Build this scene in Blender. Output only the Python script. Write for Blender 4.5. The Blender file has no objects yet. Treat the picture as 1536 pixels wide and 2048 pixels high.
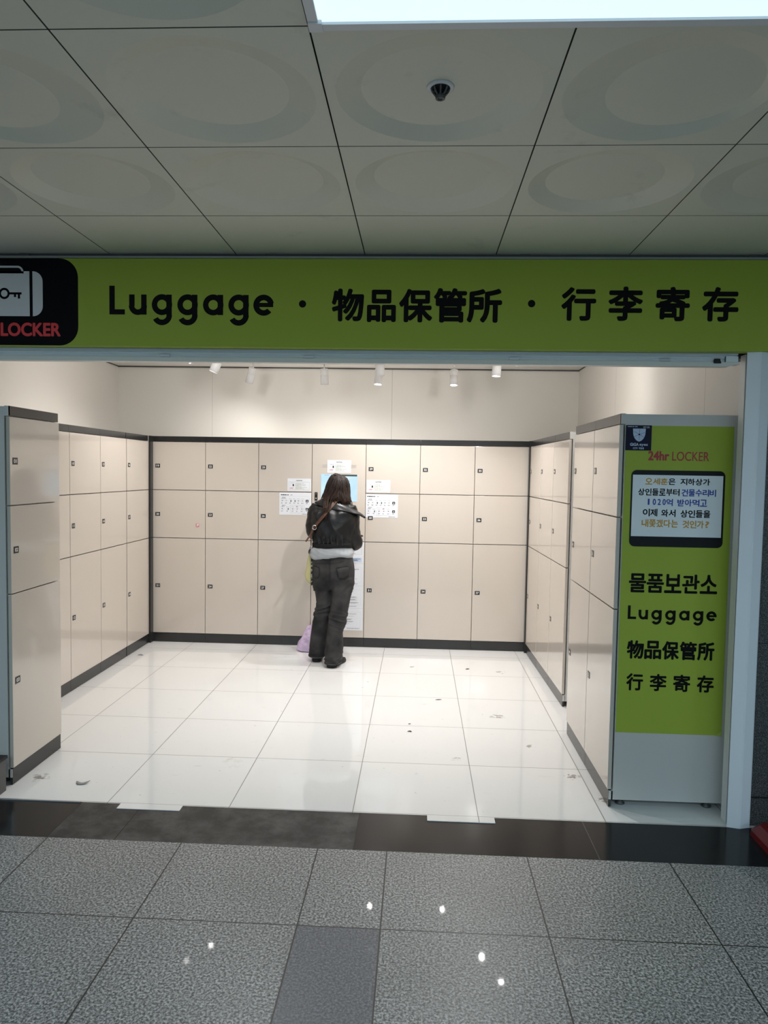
import bpy, bmesh, math, random
from mathutils import Vector, Matrix, noise
random.seed(7)
PI = math.pi
SC = bpy.context.scene
COL = SC.collection

# ------------------------------------------------------------------ camera
F_PX = 1439.5
cam_d = bpy.data.cameras.new('camera'); cam = bpy.data.objects.new('camera', cam_d); COL.objects.link(cam)
cam_d.sensor_fit = 'HORIZONTAL'; cam_d.sensor_width = 36.0; cam_d.lens = F_PX / 1536 * 36.0
cam_d.clip_start = 0.05; cam_d.clip_end = 100
fw = Vector((-0.0473525, 0.99732954, -0.05560147)); rt = Vector((0.99869585, 0.04833413, 0.01644398))
dn = fw.cross(rt)
cam.matrix_world = Matrix(((rt.x, -dn.x, -fw.x, 0), (rt.y, -dn.y, -fw.y, 0), (rt.z, -dn.z, -fw.z, 1.6359), (0, 0, 0, 1)))
SC.camera = cam

# ------------------------------------------------------------------ world, exposure
w = bpy.data.worlds.new('world'); SC.world = w; w.use_nodes = True
w.node_tree.nodes['Background'].inputs[0].default_value = (0.55, 0.7, 0.85, 1)
w.node_tree.nodes['Background'].inputs[1].default_value = 0.05
vs = SC.view_settings
vs.view_transform = 'Standard'; vs.look = 'None'; vs.gamma = 1.0; vs.use_curve_mapping = False
vs.exposure = 0.0
try:
    SC.cycles.use_denoising = True
    SC.cycles.max_bounces = 8; SC.cycles.diffuse_bounces = 5; SC.cycles.glossy_bounces = 4
    SC.cycles.sample_clamp_indirect = 6.0
    SC.cycles.caustics_reflective = False; SC.cycles.caustics_refractive = False
except Exception:
    pass

# light levels (one place)
SPOT_W = 22.0                      # each track spotlight of the locker room
SPOT_COL = (1.0, 0.975, 0.945)
PANEL_COL = (0.62, 0.86, 1.0)      # corridor ceiling panels
PANEL_VIS = 1.12                    # the panel in view
PANEL_FILL = 5.0                   # unseen fill panels added in the row of the panel in view
PANEL_FILL_BACK = 17.0                   # unseen fill panels added behind the camera, brightened for upright faces

# ------------------------------------------------------------------ materials
def mat(name, col, rough=0.5, metal=0.0, spec=0.5, emit=None, estr=0.0, coat=0.0, coat_r=0.05):
    m = bpy.data.materials.new(name); m.use_nodes = True
    b = m.node_tree.nodes['Principled BSDF']
    b.inputs['Base Color'].default_value = (*col, 1); b.inputs['Roughness'].default_value = rough
    b.inputs['Metallic'].default_value = metal; b.inputs['Specular IOR Level'].default_value = spec
    if coat: b.inputs['Coat Weight'].default_value = coat; b.inputs['Coat Roughness'].default_value = coat_r
    if emit: b.inputs['Emission Color'].default_value = (*emit, 1); b.inputs['Emission Strength'].default_value = estr
    return m

class NT:
    """small helper to write node graphs"""
    def __init__(s, m): s.t = m.node_tree; s.b = s.t.nodes['Principled BSDF']
    def n(s, typ, **kw):
        o = s.t.nodes.new(typ)
        for k, v in kw.items(): setattr(o, k, v)
        return o
    def link(s, a, b): s.t.links.new(a, b)
    def val(s, sock, v):
        if hasattr(v, 'links'): s.link(v, sock)
        else: sock.default_value = v
    def math(s, op, a, b=0.0, c=None, clamp=False):
        o = s.n('ShaderNodeMath', operation=op, use_clamp=clamp); s.val(o.inputs[0], a); s.val(o.inputs[1], b)
        if c is not None: s.val(o.inputs[2], c)
        return o.outputs[0]
    def pos(s):
        g = s.n('ShaderNodeNewGeometry'); x = s.n('ShaderNodeSeparateXYZ'); s.link(g.outputs['Position'], x.inputs[0])
        return g.outputs['Position'], x.outputs
    def scaled(s, vec, sc):
        o = s.n('ShaderNodeMapping'); s.link(vec, o.inputs[0]); o.inputs['Scale'].default_value = sc if isinstance(sc, tuple) else (sc,) * 3
        return o.outputs[0]
    def noise(s, vec, scale, detail=3, rough=0.5):
        o = s.n('ShaderNodeTexNoise'); s.link(vec, o.inputs['Vector']); o.inputs['Scale'].default_value = scale
        o.inputs['Detail'].default_value = detail; o.inputs['Roughness'].default_value = rough
        return o.outputs['Fac']
    def ramp(s, fac, stops):
        o = s.n('ShaderNodeValToRGB'); s.link(fac, o.inputs[0]); e = o.color_ramp.elements
        while len(e) < len(stops): e.new(0.5)
        for k, (p, c) in enumerate(stops): e[k].position = p; e[k].color = (*c, 1) if isinstance(c, tuple) else (c, c, c, 1)
        return o.outputs[0]
    def mix(s, fac, a, b):
        o = s.n('ShaderNodeMix', data_type='RGBA'); s.val(o.inputs[0], fac)
        for sock, v in ((o.inputs[6], a), (o.inputs[7], b)):
            if hasattr(v, 'links'): s.link(v, sock)
            else: sock.default_value = (*v, 1)
        return o.outputs[2]
    def near(s, x, at, half):
        """1 where |x-at| < half"""
        return s.math('LESS_THAN', s.math('ABSOLUTE', s.math('SUBTRACT', x, at)), half)
    def grid(s, x, x0, step, half):
        u = s.math('FRACT', s.math('DIVIDE', s.math('SUBTRACT', x, x0 - step * 40), step))
        d = s.math('MINIMUM', u, s.math('SUBTRACT', 1.0, u))
        return s.math('LESS_THAN', d, half / step)
    def bump(s, h, strength, dist=0.01):
        o = s.n('ShaderNodeBump'); o.inputs['Strength'].default_value = strength; o.inputs['Distance'].default_value = dist
        s.link(h, o.inputs['Height']); s.link(o.outputs[0], s.b.inputs['Normal'])

M = {}
M['door'] = mat('cream_gloss_door', (0.575, 0.515, 0.455), 0.12, spec=0.5, coat=0.45, coat_r=0.04)
n = NT(M['door']); p, _ = n.pos()
n.bump(n.noise(p, 2.2, 1), 0.10, 0.02)
M['carcass'] = mat('light_grey_laminate', (0.60, 0.585, 0.565), 0.35)
M['dark_trim'] = mat('charcoal_trim', (0.022, 0.022, 0.022), 0.22)
M['black'] = mat('black_matte', (0.004, 0.004, 0.005), 0.6)
M['plate'] = mat('number_plate_black', (0.006, 0.006, 0.007), 0.3)
M['white_print'] = mat('white_print', (0.80, 0.80, 0.78), 0.5)
M['white_paint'] = mat('white_paint', (0.80, 0.79, 0.77), 0.5)
M['wall'] = mat('warm_white_wall', (0.86, 0.83, 0.775), 0.6)
n = NT(M['wall']); p, x = n.pos()
sx = n.math('MULTIPLY', n.math('ADD', n.near(x[0], -0.279, 0.002), n.near(x[0], -2.074, 0.0015)), n.math('GREATER_THAN', x[1], 7.1))
sy = n.math('MULTIPLY', n.math('ADD', n.near(x[1], 4.01, 0.002), n.near(x[1], 5.81, 0.002)), n.math('GREATER_THAN', x[0], 1.53))
n.link(n.mix(n.math('MULTIPLY', n.math('ADD', sx, sy, clamp=True), 0.55), (0.86, 0.83, 0.775), (0.25, 0.23, 0.2)), n.b.inputs['Base Color'])
M['room_ceiling'] = mat('room_ceiling', (0.82, 0.79, 0.75), 0.7)
M['corr_ceiling'] = mat('corridor_ceiling_tile', (0.68, 0.67, 0.57), 0.55)
n = NT(M['corr_ceiling']); p, x = n.pos()
sm = n.noise(p, 6.0, 6, 0.7)
n.link(n.mix(n.ramp(sm, [(0.60, 0.0), (0.75, 0.35)]), (0.68, 0.67, 0.57), (0.42, 0.41, 0.35)), n.b.inputs['Base Color'])
M['seam'] = mat('ceiling_seam', (0.13, 0.13, 0.11), 0.7)

# polished white tiles of the locker room, with joints, scuffs, specks and a few stains
M['white_tile'] = mat('white_polished_tile', (0.75, 0.748, 0.742), 0.055, spec=0.5)
n = NT(M['white_tile']); p, x = n.pos()
joint = n.math('MAXIMUM', n.grid(x[0], -2.0903, 0.601, 0.0019), n.grid(x[1], 3.9693, 0.601, 0.0021))
speck = n.ramp(n.noise(p, 34, 2, 0.4), [(0.725, 0.0), (0.75, 1.0)])
patch = n.ramp(n.noise(p, 1.7, 3), [(0.50, 0.0), (0.62, 1.0)])
dirt = n.math('MULTIPLY', speck, patch)
scuf = n.ramp(n.noise(n.scaled(p, (9.0, 26.0, 1.0)), 1.0, 4, 0.65), [(0.64, 0.0), (0.74, 0.22)])
stain = None
for (sx, sy, r, f, st) in [(-0.022, 5.984, .07, 24, .55), (0.563, 4.818, .12, 30, .7), (0.865, 3.873, .10, 38, .9), (0.70, 4.29, .06, 34, .7), (-1.96, 3.62, .12, 26, .9),
                           (0.97, 3.60, .09, 40, .8), (0.25, 4.05, .07, 34, .5), (0.70, 5.9, .10, 30, .5), (-1.0, 3.9, .16, 14, .18)]:
    d = n.n('ShaderNodeVectorMath', operation='DISTANCE'); n.link(p, d.inputs[0]); d.inputs[1].default_value = (sx, sy, 0)
    fall = n.math('SUBTRACT', 1.0, n.math('DIVIDE', d.outputs['Value'], r), clamp=True)
    v = n.math('MULTIPLY', n.ramp(n.math('MULTIPLY', n.noise(p, f, 4, 0.6), n.math('ADD', 0.55, fall)), [(0.62, 0.0), (0.76, 1.0)]), n.math('MULTIPLY', n.math('MINIMUM', n.math('MULTIPLY', fall, 3.0), 1.0), st))
    stain = v if stain is None else n.math('MAXIMUM', stain, v)
c = n.mix(n.math('MAXIMUM', scuf, n.math('MULTIPLY', dirt, 0.6)), (0.75, 0.748, 0.742), (0.33, 0.30, 0.27))
c = n.mix(stain, c, (0.17, 0.14, 0.11))
c = n.mix(n.math('MULTIPLY', joint, 0.92), c, (0.16, 0.145, 0.13))
n.link(c, n.b.inputs['Base Color'])
n.link(n.math('ADD', 0.05, n.math('MULTIPLY', n.math('MAXIMUM', n.math('MAXIMUM', joint, stain), scuf), 0.4)), n.b.inputs['Roughness'])

# speckled granite of the corridor
M['granite'] = mat('grey_granite', (0.35, 0.36, 0.35), 0.4, spec=0.4, coat=0.07, coat_r=0.03)
n = NT(M['granite']); p, x = n.pos()
g1 = n.noise(p, 118, 3, 0.7); g2 = n.noise(p, 2.1, 4, 0.6)
grain = n.ramp(g1, [(0.33, 0.02), (0.44, 0.11), (0.53, 0.31), (0.63, 0.56)])
col = n.mix(n.ramp(g2, [(0.33, 0.0), (0.7, 0.6)]), grain, n.mix(0.5, grain, (0.10, 0.10, 0.095)))
dark = n.math('MULTIPLY', n.math('MULTIPLY', n.math('GREATER_THAN', x[0], -0.407), n.math('LESS_THAN', x[0], -0.107)), n.math('LESS_THAN', x[1], 2.4895))
col = n.mix(dark, col, n.mix(0.72, grain, (0.075, 0.085, 0.11)))
jx = None
for gx in (-4.607, -4.007, -3.407, -2.807, -2.207, -1.607, -1.007, -0.407, -0.107, 0.493, 1.093, 1.693, 2.293, 2.893, 3.493):
    v = n.near(x[0], gx, 0.0028); jx = v if jx is None else n.math('MAXIMUM', jx, v)
jt = n.math('MAXIMUM', jx, n.grid(x[1], 2.4895, 0.6, 0.0026))
col = n.mix(jt, col, (0.015, 0.016, 0.015))
n.link(col, n.b.inputs['Base Color'])
n.link(n.math('ADD', 0.27, n.math('MULTIPLY', g1, 0.25)), n.b.inputs['Roughness'])
n.bump(g1, 0.12, 0.002)

# threshold: polished black stone, worn matt in its middle slabs
M['threshold'] = mat('black_stone', (0.012, 0.012, 0.013), 0.16, spec=0.22)
n = NT(M['threshold']); p, x = n.pos()
worn = n.math('MULTIPLY', n.math('GREATER_THAN', x[0], -1.613), n.math('LESS_THAN', x[0], -0.252))
cl = n.noise(p, 7.5, 6, 0.65); fine = n.noise(p, 150, 2, 0.7)
wc = n.mix(n.ramp(cl, [(0.40, 0.0), (0.66, 1.0)]), (0.034, 0.032, 0.031), (0.105, 0.100, 0.096))
wc = n.mix(n.math('MULTIPLY', fine, 0.45), wc, (0.02, 0.02, 0.02))
bc = n.mix(worn, (0.009, 0.009, 0.010), wc)
jj = n.math('MAXIMUM', n.math('MAXIMUM', n.near(x[0], -1.613, 0.002), n.near(x[0], -1.31, 0.0022)), n.near(x[0], -0.252, 0.0022))
bc = n.mix(jj, bc, (0.006, 0.006, 0.006))
bc = n.mix(n.near(x[0], 0.803, 0.0012), bc, (0.12, 0.115, 0.11))
n.link(bc, n.b.inputs['Base Color'])
n.link(n.math('ADD', 0.16, n.math('MULTIPLY', worn, 0.34)), n.b.inputs['Roughness'])

M['dark_granite'] = mat('dark_granite_wall', (0.05, 0.05, 0.05), 0.45)
n = NT(M['dark_granite']); p, x = n.pos()
gg = n.noise(p, 210, 3, 0.8)
col = n.ramp(gg, [(0.40, 0.012), (0.52, 0.06), (0.66, 0.22)])
col = n.mix(n.math('MAXIMUM', n.near(x[2], 0.137, 0.004), n.near(x[2], 0.87, 0.002)), col, (0.006, 0.006, 0.006))
n.link(col, n.b.inputs['Base Color'])

M['lime'] = mat('lime_green_print', (0.38, 0.475, 0.058), 0.5, spec=0.25)
M['ink'] = mat('black_ink', (0.004, 0.004, 0.005), 0.6, spec=0.12)
M['logo_black'] = mat('logo_black', (0.004, 0.003, 0.005), 0.6, spec=0.10)
M['logo_white'] = mat('logo_white', (0.72, 0.72, 0.74), 0.5)
M['logo_red'] = mat('logo_red', (0.80, 0.035, 0.04), 0.5)
M['red_print'] = mat('dark_red_print', (0.42, 0.03, 0.04), 0.5)
M['navy'] = mat('navy_print', (0.004, 0.005, 0.028), 0.45, spec=0.2)
M['ice'] = mat('pale_blue_print', (0.52, 0.62, 0.80), 0.5)
M['ice_line'] = mat('navy_line', (0.10, 0.15, 0.33), 0.5)
M['paper'] = mat('white_paper', (0.74, 0.76, 0.81), 0.55)
M['paper_blue'] = mat('white_sheet', (0.86, 0.90, 0.94), 0.35)
M['orange_ink'] = mat('orange_ink', (0.62, 0.33, 0.03), 0.5)
M['blue_ink'] = mat('blue_ink', (0.02, 0.05, 0.38), 0.5)
M['grey_ink'] = mat('grey_ink', (0.24, 0.24, 0.25), 0.6)
M['pale_ink'] = mat('pale_grey_ink', (0.48, 0.48, 0.50), 0.6)
M['red_ink'] = mat('red_ink', (0.62, 0.18, 0.20), 0.6)
M['olive_ink'] = mat('highlighted_ink', (0.40, 0.42, 0.26), 0.6)
M['monitor'] = mat('monitor_black', (0.006, 0.006, 0.009), 0.45, spec=0.25)
M['steel_blue'] = mat('powder_coated_steel', (0.86, 0.89, 0.94), 0.42)
M['steel_grey'] = mat('brushed_aluminium', (0.45, 0.46, 0.48), 0.35, metal=0.6)
M['rail_dark'] = mat('rail_dark', (0.10, 0.10, 0.10), 0.45, metal=0.3)
M['lamp_white'] = mat('lamp_white', (0.78, 0.77, 0.77), 0.42)
M['lens'] = mat('lamp_lens', (0.9, 0.9, 0.9), 0.4, emit=(1.0, 0.97, 0.92), estr=12.0)
M['panel'] = mat('light_panel_diffuser', (0.8, 0.85, 0.9), 0.5, emit=PANEL_COL, estr=PANEL_VIS)
M['panel_fill'] = mat('fill_panel_diffuser', (0.8, 0.85, 0.9), 0.5, emit=PANEL_COL, estr=PANEL_FILL)
M['panel_fill_back'] = mat('fill_panel_diffuser_back', (0.8, 0.85, 0.9), 0.5, emit=PANEL_COL, estr=PANEL_FILL_BACK)
M['panel_frame'] = mat('light_panel_frame', (0.72, 0.72, 0.74), 0.45)
M['screen'] = mat('touch_screen', (0.02, 0.03, 0.04), 0.2, emit=(0.42, 0.66, 0.86), estr=1.12)
n = NT(M['screen']); p, x = n.pos()
n.link(n.mix(n.ramp(n.noise(p, 5.0, 2), [(0.35, 0.0), (0.65, 1.0)]), (0.42, 0.66, 0.86), (0.60, 0.80, 0.93)), n.b.inputs['Emission Color'])
M['screen_dark'] = mat('screen_title_bar', (0.01, 0.01, 0.01), 0.3, emit=(0.05, 0.07, 0.065), estr=1.0)
M['chrome'] = mat('chrome', (0.75, 0.75, 0.76), 0.18, metal=1.0)
M['red_plastic'] = mat('red_plastic', (0.17, 0.003, 0.003), 0.35)
M['orange'] = mat('orange_label', (0.62, 0.33, 0.03), 0.5)
M['blue_label'] = mat('blue_label', (0.02, 0.05, 0.25), 0.5)
M['skin'] = mat('skin', (0.62, 0.40, 0.30), 0.5)
M['lips'] = mat('lips', (0.45, 0.16, 0.14), 0.4)
M['eye'] = mat('eye', (0.03, 0.02, 0.015), 0.2)
M['hair'] = mat('dark_brown_hair', (0.02, 0.01, 0.007), 0.5, spec=0.28)
n = NT(M['hair']); p, x = n.pos()
hs = n.noise(n.scaled(p, (130, 130, 5)), 1.0, 3, 0.6)
lowz = n.math('MULTIPLY', n.math('SUBTRACT', 1.52, x[2]), 4.5, clamp=True)
n.link(n.mix(n.math('MULTIPLY', n.ramp(hs, [(0.40, 0.05), (0.72, 1.0)]), n.math('ADD', 0.25, lowz, clamp=True)), (0.006, 0.0026, 0.0016), (0.060, 0.024, 0.010)), n.b.inputs['Base Color'])
M['leather'] = mat('black_leather', (0.006, 0.006, 0.0065), 0.36, spec=0.38)
n = NT(M['leather']); p, x = n.pos()
n.link(n.ramp(n.noise(p, 9, 4), [(0.3, 0.30), (0.7, 0.48)]), n.b.inputs['Roughness'])
n.bump(n.noise(p, 55, 4, 0.6), 0.18, 0.004)
M['rib'] = mat('black_ribbing', (0.004, 0.004, 0.0045), 0.7, spec=0.3)
M['sweat'] = mat('grey_marl_sweatshirt', (0.36, 0.38, 0.40), 0.9)
M['denim'] = mat('washed_black_denim', (0.03, 0.03, 0.032), 0.85, spec=0.25)
n = NT(M['denim']); p, x = n.pos()
wash = n.noise(p, 6.5, 3); tw = n.noise(n.scaled(p, (260, 260, 260)), 1.0, 1)
n.link(n.mix(n.math('MULTIPLY', tw, 0.5), n.ramp(wash, [(0.32, (0.012, 0.0115, 0.0125)), (0.72, (0.070, 0.068, 0.068))]), (0.020, 0.0195, 0.020)), n.b.inputs['Base Color'])
M['stitch'] = mat('dark_stitching', (0.008, 0.008, 0.009), 0.8)
M['hem_worn'] = mat('worn_hem', (0.065, 0.065, 0.066), 0.9)
M['shoe'] = mat('black_shoe', (0.010, 0.010, 0.011), 0.45)
M['shoe_sole'] = mat('black_rubber_sole', (0.012, 0.012, 0.012), 0.65)
M['strap'] = mat('tan_leather_strap', (0.080, 0.032, 0.016), 0.5)
M['bag_yellow'] = mat('olive_yellow_canvas', (0.46, 0.42, 0.21), 0.8)
M['bag_pattern'] = mat('dark_pattern_fabric', (0.03, 0.03, 0.03), 0.8)
n = NT(M['bag_pattern']); p, x = n.pos()
n.link(n.ramp(n.noise(p, 38, 2), [(0.46, (0.012, 0.012, 0.014)), (0.58, (0.30, 0.31, 0.27))]), n.b.inputs['Base Color'])
M['lilac'] = mat('lilac_plastic', (0.60, 0.47, 0.68), 0.25, spec=0.6)
M['scrap'] = mat('grey_scrap', (0.30, 0.29, 0.28), 0.7)
M['scrap_dark'] = mat('dark_scrap', (0.05, 0.05, 0.05), 0.7)
M['shop_wall'] = mat('corridor_far_wall', (0.68, 0.69, 0.70), 0.5)
M['pink_red'] = mat('pink_sticker', (0.65, 0.20, 0.22), 0.5)

# ------------------------------------------------------------------ mesh builder
class MB:
    def __init__(s): s.v = []; s.f = []; s.mi = []; s.mats = []; s.smooth = []
    def m(s, name):
        if name not in s.mats: s.mats.append(name)
        return s.mats.index(name)
    def add(s, verts, faces, mname, smooth=False, xf=None):
        k = len(s.v); i = s.m(mname)
        s.v += [tuple(xf @ Vector(q)) if xf else tuple(q) for q in verts]
        for f in faces: s.f.append([k + a for a in f]); s.mi.append(i); s.smooth.append(smooth)
    def box(s, x0, x1, y0, y1, z0, z1, mname, bev=0.0):
        if bev <= 0:
            V = [(x, y, z) for z in (z0, z1) for y in (y0, y1) for x in (x0, x1)]
            s.add(V, [(0, 2, 3, 1), (4, 5, 7, 6), (0, 1, 5, 4), (2, 6, 7, 3), (0, 4, 6, 2), (1, 3, 7, 5)], mname)
        else:
            bm = bmesh.new(); bmesh.ops.create_cube(bm, size=1)
            for v in bm.verts: v.co = ((x0 + x1) / 2 + v.co.x * (x1 - x0), (y0 + y1) / 2 + v.co.y * (y1 - y0), (z0 + z1) / 2 + v.co.z * (z1 - z0))
            bmesh.ops.bevel(bm, geom=bm.edges[:], offset=bev, segments=2, profile=0.6, affect='EDGES')
            bm.verts.index_update()
            s.add([v.co[:] for v in bm.verts], [[v.index for v in f.verts] for f in bm.faces], mname); bm.free()
    def prism(s, poly, a, b, mname, plane='xz', smooth=False):
        """extrude a closed 2D outline between depth a and b"""
        n_ = len(poly)
        def P(q, d):
            return {'xz': (q[0], d, q[1]), 'xy': (q[0], q[1], d), 'yz': (d, q[0], q[1])}[plane]
        V = [P(q, a) for q in poly] + [P(q, b) for q in poly]
        F = [list(range(n_)), list(range(2 * n_ - 1, n_ - 1, -1))] + [(i, (i + 1) % n_, n_ + (i + 1) % n_, n_ + i) for i in range(n_)]
        s.add(V, F, mname)
    def lathe(s, prof, axis_o, axis_d, mname, seg=24, smooth=True):
        d = Vector(axis_d).normalized(); q = d.to_track_quat('Z', 'Y').to_matrix().to_4x4(); q.translation = Vector(axis_o)
        V = []; F = []
        for r, z in prof:
            for k in range(seg): V.append((r * math.cos(2 * PI * k / seg), r * math.sin(2 * PI * k / seg), z))
        for j in range(len(prof) - 1):
            for k in range(seg): F.append((j * seg + k, j * seg + (k + 1) % seg, (j + 1) * seg + (k + 1) % seg, (j + 1) * seg + k))
        F.append(list(range(seg - 1, -1, -1))); F.append([(len(prof) - 1) * seg + k for k in range(seg)])
        s.add(V, F, mname, smooth, q)
    def rings(s, R, mname, smooth=True, cap=True):
        """R: list of closed rings (lists of points of equal length)"""
        n_ = len(R[0]); V = [q for r in R for q in r]; F = []
        for j in range(len(R) - 1):
            for k in range(n_): F.append((j * n_ + k, j * n_ + (k + 1) % n_, (j + 1) * n_ + (k + 1) % n_, (j + 1) * n_ + k))
        if cap: F.append(list(range(n_ - 1, -1, -1))); F.append([(len(R) - 1) * n_ + k for k in range(n_)])
        s.add(V, F, mname, smooth)
    def tube(s, path, rad, mname, seg=12, sub=4, flat=1.0, smooth=True, up=(0, 0, 1)):
        P, Rr = spline([Vector(q) for q in path], rad, sub)
        R = []
        for i, c in enumerate(P):
            t = (P[min(i + 1, len(P) - 1)] - P[max(i - 1, 0)]).normalized()
            u = Vector(up); u = u - t * u.dot(t)
            if u.length < 1e-3: u = Vector((0, 1, 0)) - t * t.y
            u.normalize(); v_ = t.cross(u)
            R.append([c + v_ * (Rr[i] * math.cos(2 * PI * k / seg)) + u * (Rr[i] * flat * math.sin(2 * PI * k / seg)) for k in range(seg)])
        s.rings(R, mname, smooth)
    def build(s, name, parent=None, **props):
        me = bpy.data.meshes.new(name); me.from_pydata(s.v, [], s.f)
        for mm in s.mats: me.materials.append(M[mm])
        me.polygons.foreach_set('material_index', s.mi); me.polygons.foreach_set('use_smooth', s.smooth)
        me.update(); bm = bmesh.new(); bm.from_mesh(me)
        o = bpy.data.objects.new(name, me); COL.objects.link(o); bm.free()
        if parent is not None: o.parent = parent
        for k, v in props.items(): o[k] = v
        return o

def spline(P, R, sub):
    if len(P) < 3 or sub <= 1: return P, list(R)
    OP, OR = [], []
    for i in range(len(P) - 1):
        p0, p1, p2, p3 = P[max(i - 1, 0)], P[i], P[i + 1], P[min(i + 2, len(P) - 1)]
        for k in range(sub):
            t = k / sub
            OP.append(0.5 * ((2 * p1) + (p2 - p0) * t + (2 * p0 - 5 * p1 + 4 * p2 - p3) * t * t + (3 * p1 - p0 - 3 * p2 + p3) * t ** 3))
            OR.append(R[i] + (R[i + 1] - R[i]) * (t * t * (3 - 2 * t)))
    OP.append(P[-1]); OR.append(R[-1])
    return OP, OR

def tag(o, label=None, cat=None, group=None, kind=None):
    if label: o['label'] = label
    if cat: o['category'] = cat
    if group: o['group'] = group
    if kind: o['kind'] = kind
    return o
def empty(name, loc=(0, 0, 0), rz=0.0):
    o = bpy.data.objects.new(name, None); COL.objects.link(o); o.location = loc; o.rotation_euler = (0, 0, rz); o.empty_display_size = 0.1
    return o
def struct(mb, name): return tag(mb.build(name), kind='structure')

# ------------------------------------------------------------------ lettering
_glyph = {}
def glyphs(body, spacing=1.0):
    """flat outline of a line of text as (verts2d, faces), scaled to the unit box"""
    if (body, spacing) in _glyph: return _glyph[(body, spacing)]
    cu = bpy.data.curves.new('lettering', 'FONT'); cu.body = body; cu.size = 1.0; cu.resolution_u = 4; cu.space_character = spacing
    ob = bpy.data.objects.new('lettering', cu); COL.objects.link(ob)
    bpy.context.view_layer.update()
    me = bpy.data.meshes.new_from_object(ob.evaluated_get(bpy.context.evaluated_depsgraph_get()))
    V = [(v.co.x, v.co.y) for v in me.vertices]; Fs = [list(q.vertices) for q in me.polygons]
    bpy.data.objects.remove(ob); bpy.data.curves.remove(cu); bpy.data.meshes.remove(me)
    x0 = min(v[0] for v in V); x1 = max(v[0] for v in V); y0 = min(v[1] for v in V); y1 = max(v[1] for v in V)
    r = ([((a - x0) / (x1 - x0), (b - y0) / (y1 - y0)) for a, b in V], Fs, (x1 - x0) / (y1 - y0))
    _glyph[(body, spacing)] = r
    return r

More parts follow.
